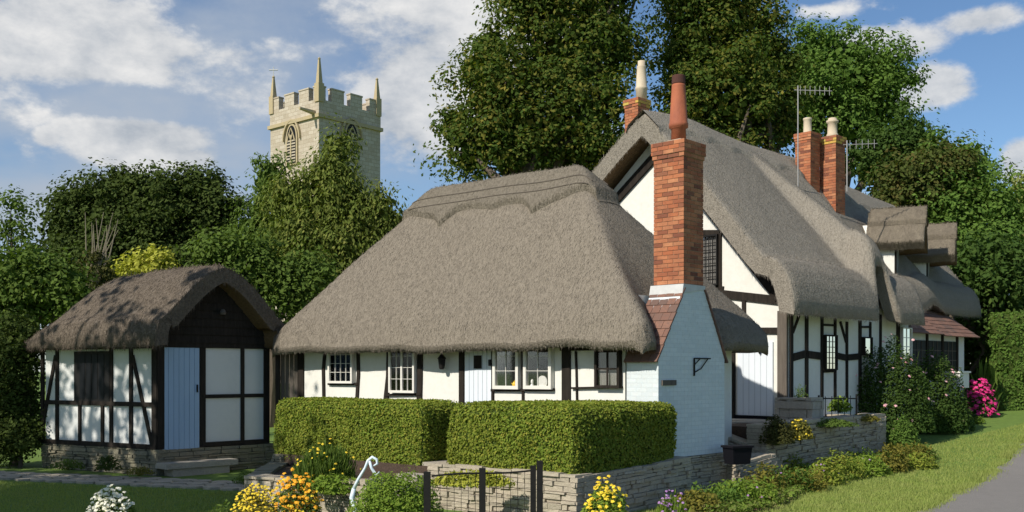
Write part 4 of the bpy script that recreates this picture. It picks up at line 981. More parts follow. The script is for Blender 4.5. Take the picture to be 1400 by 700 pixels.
def lancet(pl, cx, zb_, h, w, right=False):
    """pointed belfry window: dark opening with stone surround, mullion tracery and louvres"""
    def arch(w_, zb2, h2, n=9):
        P = [(cx-w_/2, zb2), (cx+w_/2, zb2)]; zs = zb2+h2-w_*.9
        P += [(cx+w_/2-w_/2*(1-math.cos(t))*1.0, zs+w_*.9*math.sin(t)) for t in np.linspace(0, math.pi/2, n)]
        P += [(cx-w_/2+w_/2*(1-math.cos(t)), zs+w_*.9*math.sin(t)) for t in np.linspace(math.pi/2, 0, n)[1:]]
        return P
    m_ = MB(); o = arch(w+.34, zb_-.12, h+.28); d_ = pl.n*.12; m_.prism([pl.pt(s, z, .0) for s, z in o], (d_[0], d_[1], 0)); w1 = m_.build('window_surround', M['tower_trim'], tw)
    m_ = MB(); o = arch(w, zb_, h); d_ = pl.n*.02; m_.prism([pl.pt(s, z, .115) for s, z in o], (d_[0], d_[1], 0)); m_.build('opening', M['glass_dark'], w1)
    m_ = MB(); pl.box(m_, cx-.07, cx+.07, zb_, zb_+h*.75, .135, .2)
    for sg in (-1, 1): pl.curve(m_, [(cx+sg*w*.02, zb_+h*.62), (cx+sg*w*.20, zb_+h*.80), (cx+sg*w*.30, zb_+h*.72), (cx+sg*w*.42, zb_+h*.60)], .1, .135, .2)
    pl.curve(m_, [(cx-.25*w, zb_+h*.76), (cx, zb_+h*.93), (cx+.25*w, zb_+h*.76)], .1, .136, .195)
    m_.build('tracery', M['tower_trim'], w1)
    m_ = MB()
    for k in range(8):
        z = zb_+.1+k*h*.62/8; pl.box(m_, cx-w/2+.02, cx-.08, z, z+.12, .13, .17); pl.box(m_, cx+.08, cx+w/2-.02, z, z+.12, .13, .17)
    m_.build('louvres', M['tower'], w1)
    m_ = MB(); P = [(cx-w*.75-.2, zb_+h*.62)]+[(cx-(w*.75+.2)*math.cos(t), zb_+h*.62+(h*.42+.3)*math.sin(t)) for t in np.linspace(.15, math.pi-.15, 13)]+[(cx+w*.75+.2, zb_+h*.62)]
    pl.curve(m_, P, .14, .0, .2); m_.build('hood_mould', M['tower_trim'], w1)
s_, z_ = pl_l.at(400, 224); s2, z2 = pl_l.at(400, 172); lancet(pl_l, s_, z_, z2-z_, 1.15)
s_, z_ = pl_r.at(480, 218); s2, z2 = pl_r.at(480, 170); lancet(pl_r, s_, z_, z2-z_, 1.15)
m_ = MB(); p = Vector(TP(.5, -.1, zt+.4)); q = Vector((-1, -1.2, .1)); m_.tube([p, p+q*.9], [.22, .12], 6); m_.build('gargoyle', M['tower_trim'], tw)

# ================================================================ VEGETATION
def P3(px, py, D): return np.array(((px-CX)/F*D, D, (HY-py)/F*D))
def tree(name, label, cat, D, blobs, m, leaf=.2, dens=1.0, clump=.85, group='trees behind the cottages', trunk='bark', aspect=.6, droop=0, seed=1, extra=None, depth=.8, limbs=True, tr=.28, core=True, flat=.75, gap=.0):
    """blobs: (px, py, rx, ry[, dD]) outlines of parts of the crown as seen from the road"""
    global rng
    rng = np.random.default_rng(seed)
    cs = []
    for b in blobs:
        dd = b[4] if len(b) > 4 else 0; c = P3(b[0], b[1], D+dd); k = (D+dd)/F; cs.append((c, np.array((b[2]*k, b[2]*k*depth, b[3]*k))))
    x0 = np.mean([c[0][0] for c in cs]); base = (x0, D, float(gz(x0, D)))
    t = thing(name, label, cat, base, group)
    parts = []
    for c, r in cs:
        area = 4*math.pi*((r[0]*r[1])**1.6/3+(r[0]*r[2])**1.6/3+(r[1]*r[2])**1.6/3)**(1/1.6)
        nc = max(6, int(area/(clump**2)*1.15*dens))
        d = unit(rng.normal(size=(nc, 3))); d[:, 1] = np.where(rng.random(nc) < .72, -np.abs(d[:, 1]), d[:, 1])
        cc = c+d*r*(.62+.46*rng.random((nc, 1))**.7); cr = clump*(.45+.85*rng.random((nc, 1))**1.5)
        per = int(5.2*clump**2/(leaf**2*aspect)*.42); per = max(per, 14)
        idx = np.repeat(np.arange(nc), per); n = len(idx)
        dl = unit(rng.normal(size=(n, 3))); rad = cr[idx]*(.30+.75*rng.random((n, 1))**.55)*(1+.25*vnoise(dl[:, 0]*4+idx, dl[:, 2]*4, 3))[:, None]
        P = cc[idx]+dl*rad*np.array((1, 1, flat))
        if gap: P += np.array((0, 0, -gap))*rng.random((n, 1))**2*cr[idx]
        Nn = unit(dl*1.0+rng.normal(size=(n, 3))*.42+np.array((0, -.05, .55)))
        ax = None
        if droop: ax = unit(np.array((0, 0, -1.0))*droop+rng.normal(size=(n, 3))*.5+dl*.5)
        parts.append(leafquads(P, Nn, leaf, aspect, ax))
        if core:
            n = int(area/(leaf*1.7)**2*2.4); dl = unit(rng.normal(size=(n, 3))); P = c+dl*r*(.45+.38*rng.random((n, 1)))
            parts.append(leafquads(P, unit(dl+rng.normal(size=(n, 3))*.4), leaf*1.7, .8))
    V, Fs = merge(parts); link_mesh('crown', V, Fs, M[m], t)
    mb = MB(); top = cs[0][0]; b = Vector(base); tc_ = Vector(np.mean([c for c, r in cs], 0)); h = tc_.z-b.z
    mb.tube([b, b+(tc_-b)*.25+Vector((tr*.4, 0, 0)), b+(tc_-b)*.6, tc_+Vector((0, 0, h*.03))], [tr*1.2, tr, tr*.7, tr*.2], 9)
    if limbs:
        st = b+(tc_-b)*.55
        for c, r in cs:
            for k in range(3):
                e = Vector(c+unit(rng.normal(size=3))*r*.7); md = (st+e)/2+Vector(rng.normal(size=3)*.3*tr*4); mb.tube([st, md, e], [tr*.5, tr*.3, tr*.08], 6)
    mb.build('trunk', M[trunk], t)
    if extra: extra(t)
    return t
# big maple behind the houses
tree('maple_tree', 'huge dark maple with golden-brown tips, left of the two tall front chimneys', 'tree', 38,
     [(770, 60, 85, 75), (690, 120, 72, 55, -1), (705, 185, 76, 50, -1), (800, 150, 72, 66, -1), (740, -20, 80, 60), (830, 60, 46, 70), (645, 208, 46, 30, -1), (622, 170, 26, 20), (850, -30, 40, 50), (820, 215, 50, 36), (655, 95, 30, 22), (668, 60, 26, 20)],
     'leaf_maple', .165, .88, 1.05, flat=.6, seed=3, tr=.5)
tree('maple_tree', 'second huge maple, right of the two tall chimneys and behind the long thatched ridge', 'tree', 40,
     [(955, 60, 62, 80), (1000, 130, 66, 66, -1), (950, 150, 56, 60, -1), (1010, 40, 56, 60), (945, -20, 70, 60), (1050, 150, 44, 50), (1055, 85, 34, 40), (930, 95, 30, 45), (985, 195, 70, 36), (1070, 175, 30, 30)],
     'leaf_maple', .165, .88, 1.05, flat=.6, seed=33, tr=.5)
tree('ash_tree', 'rounded mid-green tree behind the paired ridge stacks', 'tree', 46, [(1155, 105, 72, 60), (1120, 80, 50, 45), (1195, 120, 48, 60), (1165, 165, 60, 45), (1100, 130, 40, 60)], 'leaf_ash', .18, .8, 1.1, flat=.6, seed=4, tr=.4)
tree('ash_tree', 'dark green tree top showing between the round tree and the reddish one', 'tree', 42, [(1240, 195, 45, 42), (1205, 225, 50, 50), (1250, 230, 48, 40)], 'leaf_ash_dark', .17, .85, .95, flat=.6, seed=5)
tree('copper_tree', 'rusty-green leaved tree behind the dormers', 'tree', 38, [(1255, 250, 52, 45), (1290, 240, 42, 40), (1230, 270, 40, 36)], 'leaf_copper', .16, .85, .8, seed=6)
tree('ash_tree', 'bright green leafy tree to the right of the dormers, against the blue sky', 'tree', 40, [(1325, 235, 40, 48), (1300, 285, 60, 55, -2), (1345, 300, 58, 70, -2), (1320, 350, 60, 50, -3), (1280, 215, 40, 30, -1)], 'leaf_ash', .16, .8, .9, flat=.6, seed=7)
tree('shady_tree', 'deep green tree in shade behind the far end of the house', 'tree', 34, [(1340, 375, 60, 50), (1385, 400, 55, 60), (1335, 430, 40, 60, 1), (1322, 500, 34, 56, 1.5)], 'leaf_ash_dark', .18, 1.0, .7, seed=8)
tree('pale_tree', 'pale yellow-green tree at the right edge of the view', 'tree', 44, [(1392, 290, 34, 50), (1400, 350, 36, 60)], 'leaf_pale', .2, .7, .7, seed=9)
# left side
tree('yew_tree', 'broad dark yew with a level top behind the shed', 'tree', 40, [(150, 300, 62, 66), (230, 290, 85, 62), (290, 320, 60, 70), (190, 340, 95, 60), (95, 310, 48, 68), (265, 268, 50, 36), (180, 265, 50, 34)], 'leaf_yew', .16, .85, .95, flat=.6, seed=10, tr=.5, droop=.3)
tree('yew_tree', 'dark yew at the left, shorter than the broad one', 'tree', 37, [(60, 400, 60, 60), (120, 400, 60, 55), (300, 380, 50, 60), (240, 390, 60, 50)], 'leaf_yew', .15, .85, .85, seed=11)
tree('cypress_tree', 'tall drooping yellow-green conifer in front of the church tower', 'tree', 33, [(458, 215, 24, 46), (455, 270, 48, 60), (430, 320, 66, 60), (490, 320, 60, 62), (455, 365, 85, 60), (520, 300, 36, 42), (540, 320, 30, 36), (400, 270, 34, 36)], 'leaf_cypress', .16, 1.0, .62, aspect=.4, droop=1.6, seed=12, flat=1.0, gap=.6, depth=.7, limbs=False)
tree('cypress_tree', 'feathery green conifer left of the tower tree, lower and wider', 'tree', 36, [(368, 250, 26, 42), (372, 310, 44, 55), (345, 345, 48, 40), (390, 350, 50, 50)], 'leaf_shrub', .18, .9, .62, aspect=.4, droop=1.2, seed=13, flat=1.0, gap=.4, depth=.7, limbs=False)
tree('leafy_shrub', 'mid-green leafy shrub behind the shed ridge', 'shrub', 28, [(335, 365, 52, 46), (385, 400, 40, 50), (300, 350, 36, 30), (420, 380, 36, 40)], 'leaf_shrub', .13, 1.0, .5, group='shrubs behind the shed', seed=14, tr=.12)
tree('golden_shrub', 'bright yellow-green golden shrub just above the shed roof', 'shrub', 28, [(185, 364, 22, 17), (215, 358, 24, 20), (205, 372, 36, 16)], 'leaf_golden', .12, 1.2, .28, group='shrubs behind the shed', seed=15, tr=.08)
tree('leafy_shrub', 'green shrub mass at the left edge above the shed roof', 'shrub', 29, [(30, 385, 60, 45), (80, 400, 50, 45), (10, 430, 50, 50)], 'leaf_shrub', .15, 1.0, .55, group='shrubs behind the shed', seed=16, tr=.12)
tree('young_tree', 'thin light young tree at the far left edge against the sky', 'tree', 34, [(22, 275, 12, 20), (28, 305, 22, 24), (5, 315, 22, 30), (8, 345, 40, 30)], 'leaf_shrub', .14, .45, .5, seed=17, core=False, tr=.1)
tree('leafy_shrub', 'dark shaded shrub standing left of the shed', 'shrub', 24, [(15, 520, 42, 60), (30, 470, 40, 40), (0, 580, 40, 35), (35, 560, 26, 45)], 'leaf_yew', .09, 1.0, .32, group='shrubs behind the shed', seed=18, tr=.1)
def dead(t):
    mb = MB()
    for k in range(13):
        p = P3(120+random.uniform(-4, 14), 400, 34); q = P3(118+k*4+random.uniform(-4, 4), 285+random.uniform(0, 40), 34); mb.tube([p, (p+q)/2+np.array((random.uniform(-.2, .2), 0, 0)), q], [.035, .025, .008], 5)
    mb.build('bare_stems', M['pale_bark'], t)
tree('leafy_shrub', 'low dark bush at the left edge behind the shed corner', 'shrub', 23.6, [(10, 600, 45, 30), (45, 590, 18, 22)], 'leaf_yew', .08, 1.0, .3, group='shrubs behind the shed', seed=23, tr=.05)
tree('bare_stemmed_shrub', 'straggly shrub with pale bare stems in front of the dark yew', 'shrub', 34, [(125, 380, 34, 34), (150, 385, 24, 26)], 'leaf_olive', .14, .6, .45, group='shrubs behind the shed', seed=19, tr=.06, extra=dead, core=False)
# trees outside the frame on the left that shade the shed and the lawn
tree('garden_tree', 'broad leafy tree outside the left edge that shades the shed', 'tree', 15.7, [(-770, -158, 347, 293, 0), (-665, 17, 231, 154, .5), (-936, 0, 231, 231, .5)], 'leaf_ash', .28, .26, .9, core=False, group=None, seed=20, tr=.25)
tree('garden_tree', 'leafy tree outside the left edge that shades the lawn', 'tree', 12.4, [(-663, 42, 355, 270, 0), (-850, -100, 320, 240, .5)], 'leaf_ash', .28, .85, .9, group=None, seed=21, tr=.22)

def hedge(name, label, poly, z0, z1, n, m='leaf_hedge', leaf=.06, group='clipped hedges before the cottage', seed=1, wob=.055):
    """clipped hedge: closed body with a rough coat of leaves; poly = footprint corners"""
    global rng
    rng = np.random.default_rng(seed)
    P = [np.array(p, float) for p in poly]; k = len(P); ring = []
    for i in range(k):
        a, b = P[i], P[(i+1) % k]; m_ = max(2, int(np.linalg.norm(b-a)/.12))
        ring += [a+(b-a)*j/m_ for j in range(m_)]
    ring = np.array(ring); K = len(ring); cen = ring.mean(0); zs = np.linspace(z0, z1, 11); V = []
    rad = unit(ring-cen)
    for z in zs:
        f = (z-z0)/(z1-z0); pull = -.10*max(0, (f-.9)/.1)**2+.03*math.sin(f*3)
        w = wob*(vnoise(ring[:, 0]*3+z*2, ring[:, 1]*3, seed)+.6*vnoise(ring[:, 0]*6, z*6+ring[:, 1]*5, seed+2))
        V.append(np.column_stack([ring+rad*(w+pull)[:, None], np.full(K, z)+.02*vnoise(ring[:, 0]*2.5, ring[:, 1]*2.5, seed+1)*f]))
    V = np.concatenate(V); i = np.arange(K); j = (i+1) % K
    S = np.concatenate([np.stack([t*K+i, t*K+j, (t+1)*K+j, (t+1)*K+i], 1) for t in range(len(zs)-1)])
    # lid
    top = V[-K:]; tops = [top]; Sl = []
    base = len(V)-K
    for q, f in enumerate((.8, .55, .3, .05)):
        tt = top.copy(); tt[:, :2] = cen+(top[:, :2]-cen)*f; tt[:, 2] = top[:, 2]*.4+z1*.6+.015+.02*vnoise(tt[:, 0]*3, tt[:, 1]*3, seed+5); V = np.concatenate([V, tt])
        nb = len(V)-K; Sl.append(np.stack([base+i, base+j, nb+j, nb+i], 1)); base = nb
    Qs = np.concatenate([S]+Sl)
    t = thing(name, label, 'hedge', (P[0][0], P[0][1], z0), group)
    Pn, Nn = sample(V, Qs, n)
    out = np.column_stack([Pn[:, :2]-cen, np.zeros(n)]); flip = ((Nn*out).sum(1) < 0) & (np.abs(Nn[:, 2]) < .6); Nn[flip] *= -1; up = (np.abs(Nn[:, 2]) >= .6) & (Nn[:, 2] < 0); Nn[up] *= -1
    Pn = Pn+Nn*(rng.random((n, 1))**1.5*.06-.01)
    Lv, Lq = leafquads(Pn, unit(Nn*.75+rng.normal(size=(n, 3))*.55+np.array((0, 0, .25))), leaf, .6)
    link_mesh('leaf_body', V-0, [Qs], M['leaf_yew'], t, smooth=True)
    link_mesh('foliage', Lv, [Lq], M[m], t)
    return t
KX = np.array((.90, 14.55))      # near corner of the right hedge
def hp(k, d=0): return KX+U*k+Vv*d
HT = -.56
hedge('clipped_hedge', 'clipped box-shaped hedge to the right of the garden gap, nearest the white chimney wall', [hp(0), hp(2.42), hp(2.42, 1.5), hp(1.35, 2.2), hp(.75, 2.85), hp(0, 2.8)], -1.58, HT, 64000, leaf=.045, seed=31)
hedge('clipped_hedge', 'long clipped hedge to the left of the garden gap, reaching to the shed corner', [hp(3.12), hp(6.95), hp(6.95, 1.0), hp(3.12, 1.0)], -1.66, HT-.01, 64000, leaf=.045, seed=32)

# raised garden behind the retaining wall (one sheet at -1.52) and terrace of the right house
def slab(name, poly, z, m, kind='structure', th=.5):
    mb = MB(); mb.prism([(p[0], p[1], z-th) for p in poly], (0, 0, th)); return tag(mb.build(name, M[m], loc=(poly[0][0], poly[0][1], z-th)), kind=kind)
yard = [hp(.0, -.05), hp(6.98, -.05), hp(6.98, 1.3), hp(9.1, 4), hp(9.1, 9.5), hp(1.0, 9.5), hp(1.0, 3.2), hp(-.05, 3.2)]
slab('garden_terrace', yard, -1.56, 'soil', th=.7)
terr0 = np.array((5.0, 19.75))
wl = 4.75
slab('door_landing', [(4.5, 22.15), (6.05, 21.75), (6.35, 22.6), (5.0, 24.3), (4.0, 24.0)], -1.12, 'slab', th=1.2)
tpoly = [terr0-NS*.1, terr0+W_*wl-NS*.1, terr0+W_*wl-NS*2.2, terr0-NS*2.2]
slab('house_terrace', [terr0+W_*.35-NS*.25, terr0+W_*(wl-.1)-NS*.25, terr0+W_*(wl-.1)-NS*1.6, terr0+W_*.35-NS*1.6], -1.14, 'soil', th=1.2)
# retaining walls
ret_front = stone_wall('retaining_wall', hp(2.85, -.12), hp(-.12, -.12), -2.35, -1.53, .42, label='sunlit drystone wall under the right hedge, behind the iron gate', cat='stone wall', group='drystone walls of the garden')
ret_side = stone_wall('retaining_wall', hp(-.13, .05), hp(-.13, 3.1), -2.35, (-1.56, -1.50), .45, label='shaded drystone wall running from the hedge corner to the white chimney', cat='stone wall', group='drystone walls of the garden')
stone_wall('retaining_wall', E0+CV*2.14-CU*.2, E0+CV*3.4-CU*.35, -2.35, (-1.75, -1.62), .4, label='short low stone wall below the steps, right of the chimney', cat='stone wall', group='drystone walls of the garden')
stone_wall('retaining_wall', terr0, terr0+W_*wl, (-2.3, -2.05), (-1.10, -1.02), .45, label='tall weathered drystone terrace wall in front of the half-timbered side', cat='stone wall', group='drystone walls of the garden')
stone_wall('retaining_wall', terr0+W_*wl, terr0+W_*wl-NS*1.5, -2.1, -1.06, .4, label='end return of the terrace wall, beside the lawn', cat='stone wall', group='drystone walls of the garden')
stone_wall('retaining_wall', terr0-NS*1.6-W_*.02, terr0-W_*.02, -2.2, (-1.2, -1.62), .3, label='left end of the terrace wall, flanking the steps to the white door', cat='stone wall', group='drystone walls of the garden')
a = P3(335, 507, 16.4)[:2]; b = P3(500, 507, 14.4)[:2]
stone_wall('retaining_wall', a, b, -2.4, (-1.75, -1.62), .35, label='low front garden wall behind the orange flowers', cat='stone wall', group='drystone walls of the garden')
slab('flower_bed', [a+(b-a)*0-np.array((.0, -.3)), b-np.array((0, -.25)), hp(3.6, -.14), hp(6.95, -.14)], -1.76, 'soil', th=.7)
stone_wall('retaining_wall', hp(6.98, 1.2), hp(7.0, -.1), -2.4, -1.60, .3, label='short shaded wall at the left end of the long hedge', cat='stone wall', group='drystone walls of the garden', m=M['stone_shaded'])
stone_wall('retaining_wall', hp(7.0, -.1), a, -2.4, -1.76, .3, label='low shaded wall closing the left side of the flower bed', cat='stone wall', group='drystone walls of the garden', m=M['stone_shaded'])
# pale slab steps through the hedge gap
st_ = thing('stone_steps', 'pale stone steps leading up through the gap between the hedges', 'steps', (*hp(2.75, -.3), -2.2))
for k, (z, o) in enumerate(((-1.50, .0), (-1.68, -.35), (-1.86, -.7), (-2.04, -1.05))):
    mb = MB(); q = [hp(2.46+(.4 if k else 0), o), hp(3.35, o), hp(3.35, o+.45 if k else o+2.2), hp(2.46+(.4 if k else 0), o+.45 if k else o+2.2)]
    mb.prism([(p[0], p[1], z-.16) for p in q], (0, 0, .16)); mb.build('step', M['slab'], st_)
# block wall beside the house door and iron railing
bw = stone_wall('block_wall', CO-W_*.55+NS*.05-G_*.0, CO-W_*.55+NS*.95, -1.2, -.62, .45, h=(.14, .2), L_=(.3, .5), label='short pale block wall beside the corner post of the tall house', cat='stone wall', m=M['slab'])
rl = thing('iron_railing', 'low black iron railing in front of the half-timbered wall', 'railing', (*(CO+NS*.8), -1.1))
ra = CO+NS*.85-W_*.1; rb = CO+NS*.85+W_*1.5
for k in range(7):
    p = ra+(rb-ra)*k/6; m_ = MB(); m_.tube([(p[0], p[1], -1.15), (p[0], p[1], -.56+(.03 if k in (0, 6) else 0))], .02 if k in (0, 6) else .009, 6); m_.build('baluster', M['black_iron'], rl)
for z in (-.60, -1.0): m_ = MB(); m_.tube([(ra[0], ra[1], z), (rb[0], rb[1], z-.03)], .014, 6); m_.build('rail', M['black_iron'], rl)
# steps up to the house door
st2 = thing('stone_steps', 'shaded stone steps between the chimney and the terrace wall, up to the white door', 'steps', (4.3, 19, -2.2))
for k in range(6):
    f = k/5; cpt = np.array((3.95, 18.9))*(1-f)+np.array((5.35, 22.3))*f; z = -2.02+.92*f; dr = unit(np.array((1.4, 3.4))); sd = np.array((dr[1], -dr[0])); w = .62
    q = [cpt-sd*w-dr*.1, cpt+sd*w-dr*.1, cpt+sd*w+dr*.75, cpt-sd*w+dr*.75]; mb = MB(); mb.prism([(p[0], p[1], z-.5-.1*k) for p in q], (0, 0, .5+.1*k)); mb.build('step', M['slab'], st2)
# black trough at the foot of the chimney
p = P3(1008, 634, 18.05); tr_ = thing('black_trough', 'black plastic trough at the foot of the white chimney wall', 'trough', p)
ax = unit(CV*.8+np.array((.6, 0))); ay = np.array((-ax[1], ax[0])); w, h_, dp = .22, .32, .15
def tq(a, b, z): q = p[:2]+ax*a+ay*b; return (q[0], q[1], p[2]+z)
mb = MB(); mb.hexa([tq(-w*.85, -dp*.85, 0), tq(w*.85, -dp*.85, 0), tq(w*.85, dp*.85, 0), tq(-w*.85, dp*.85, 0), tq(-w, -dp, h_), tq(w, -dp, h_), tq(w, dp, h_), tq(-w, dp, h_)]); mb.build('body', M['black_plastic'], tr_)
mb = MB(); mb.hexa([tq(-w-.02, -dp-.02, h_-.03), tq(w+.02, -dp-.02, h_-.03), tq(w+.02, dp+.02, h_-.03), tq(-w-.02, dp+.02, h_-.03), tq(-w-.02, -dp-.02, h_+.01), tq(w+.02, -dp-.02, h_+.01), tq(w+.02, dp+.02, h_+.01), tq(-w-.02, dp+.02, h_+.01)]); mb.build('rim', M['black_plastic'], tr_)

# paved path in front of the shed
def flag_path():
    mb = MB(); pts = []
    for t in np.arange(-5.5, 7.0, .42):
        for r in range(3):
            a0 = t+random.uniform(-.03, .03)+(.2 if r % 2 else 0); c_ = SHP+np.array((-.6, -.68))+unit(np.array((.86, -.30)))*(a0)+unit(np.array((.30, .86)))*(r*.42-.75)
            if (c_[0]+6.3)*.5+c_[1] > 99: continue
            n = 7; z = float(gz(*c_))+.035+random.uniform(0, .012)
            P = [(c_[0]+.245*math.cos(q*2*math.pi/n+t)*random.uniform(.8, 1.05), c_[1]+.235*math.sin(q*2*math.pi/n+t)*random.uniform(.8, 1.05), z-.05) for q in range(n)]
            mb.prism(P, (0, 0, .05))
    tag(mb.build('path', M['stone'], loc=(SHP[0], SHP[1], -2.27)), kind='structure')
flag_path()

# grass blades
def blades(name, region, n, h=.05, m='blade', seed=1, w=.012):
    g = np.random.default_rng(seed); pts = region(g, n); n = len(pts)
    z = gz(pts[:, 0], pts[:, 1])-.005; P = np.column_stack([pts, z]); an = g.random(n)*6.28; s = np.column_stack([np.cos(an), np.sin(an), 0*an])*w/2
    hh = h*(.4+g.random((n, 1))); tip = P+np.column_stack([g.normal(size=n)*.35, g.normal(size=n)*.35, np.ones(n)])*hh
    V = np.stack([P-s, P+s, tip], 1).reshape(-1, 3); o = link_mesh(name, V, [np.arange(3*n).reshape(-1, 3)], M[m], loc=(pts[0, 0], pts[0, 1], float(z[0])))
    return tag(o, kind='stuff')
def reg_right(g, n):
    y = 13+26*g.random(n)**1.4; x = (.10+.45*g.random(n))*y; k = (x-RO[0])*RN[0]+(y-RO[1])*RN[1]; t = (x-RO[0])*RD[0]+(y-RO[1])*RD[1]
    wallside = (x-terr0[0])*NS[0]+(y-terr0[1])*NS[1]
    ok = (k-.0016*np.maximum(0, t-6)**2 < .05+.09*np.sin(t*3.1)*np.sin(t*7.7)+.10*g.random(n)) & (wallside > .1) & (x > .9+.85*(y-14.2)*.75); return np.column_stack([x, y])[ok]
o = blades('grass', reg_right, 330000, .055, seed=41, w=.014); o['label'] = 'short sunlit grass verge beside the road'; o['category'] = 'grass'
def reg_edge(g, n):
    t = -4+30*g.random(n); k = -.06+.12*g.normal(size=n)*.8+.0016*np.maximum(0, t-6)**2; cl = np.sin(t*2.3)+np.sin(t*5.1+1) > -.6
    q = RO+RD*t[:, None]+RN*k[:, None]; return q[cl]
o = blades('grass', reg_edge, 16000, .10, seed=43, w=.016); o['label'] = 'longer ragged grass along the road edge'; o['category'] = 'grass'
def reg_left(g, n):
    y = 9+15*g.random(n); x = -(.2+.4*g.random(n))*y; c_ = (x-SHP[0]+.6)*.33+(y-SHP[1]+.68)*.94; return np.column_stack([x, y])[(c_ < -1.15)]
o = blades('grass', reg_left, 110000, .05, seed=42, w=.014); o['label'] = 'shaded lawn in the bottom left corner'; o['category'] = 'grass'

# mulch bed along the foot of the walls
def bed(name, fn, n, m, size, hgt=.02, seed=1, lab=None, cat=None, leafy=False, aspect=.5):
    g = np.random.default_rng(seed); global rng
    rng = g; pts = fn(g, n); n = len(pts); P = np.column_stack([pts, gz(pts[:, 0], pts[:, 1])+.02+g.random(n)*hgt]); Nn = unit(g.normal(size=(n, 3))*(.7 if leafy else .35)+np.array((0, 0, 1)))
    V, Qd = leafquads(P, Nn, size, aspect); o = link_mesh(name, V, [Qd], M[m], loc=tuple(P[0])); tag(o, lab, cat, kind='stuff'); return o
w0 = hp(-.13, 0); w1 = terr0+W_*wl
path_pts = [hp(-.5, -.9), hp(-.75, 1.0), hp(-.8, 3.2), terr0+NS*.25-W_*.2, terr0+NS*.22+W_*2.4, terr0+NS*.2+W_*(wl+.5)]
def along(g, n, wd, side_=1, t0=0, t1=1):
    P = np.array(path_pts); L_ = np.linalg.norm(np.diff(P, axis=0), axis=1); c = np.concatenate([[0], np.cumsum(L_)]); t = (t0+(t1-t0)*g.random(n))*c[-1]
    i = np.clip(np.searchsorted(c, t)-1, 0, len(L_)-1); f = (t-c[i])/L_[i]; q = P[i]+(P[i+1]-P[i])*f[:, None]; d = unit(P[i+1]-P[i]); nr = np.column_stack([d[:, 1], -d[:, 0]])
    return q+nr*((g.random(n)-.15)*wd)[:, None]
V = []; tsb = np.linspace(0, 1, 60)
P = np.array(path_pts); L_ = np.linalg.norm(np.diff(P, axis=0), axis=1); cc_ = np.concatenate([[0], np.cumsum(L_)])
for t in tsb*cc_[-1]:
    i = min(int(np.searchsorted(cc_, t, side='right')-1), len(L_)-1); f = (t-cc_[i])/L_[i]; q = P[i]+(P[i+1]-P[i])*f; d = unit(P[i+1]-P[i]); nr = np.array((d[1], -d[0]))
    for o_ in (-.5, .1, .55, 1.0*(1-.35*t/cc_[-1])): e = q+nr*o_; V.append((e[0], e[1], float(gz(*e))+.014))
tag(link_mesh('planting_bed', np.array(V), [quads_grid(60, 4)], M['soil'], loc=V[0], smooth=True), kind='structure')
bed('bark_mulch', lambda g, n: along(g, n, .95, t0=.05, t1=.6), 11000, 'mulch', .05, .02, 51, 'reddish bark mulch on the bed below the chimney wall', 'mulch')

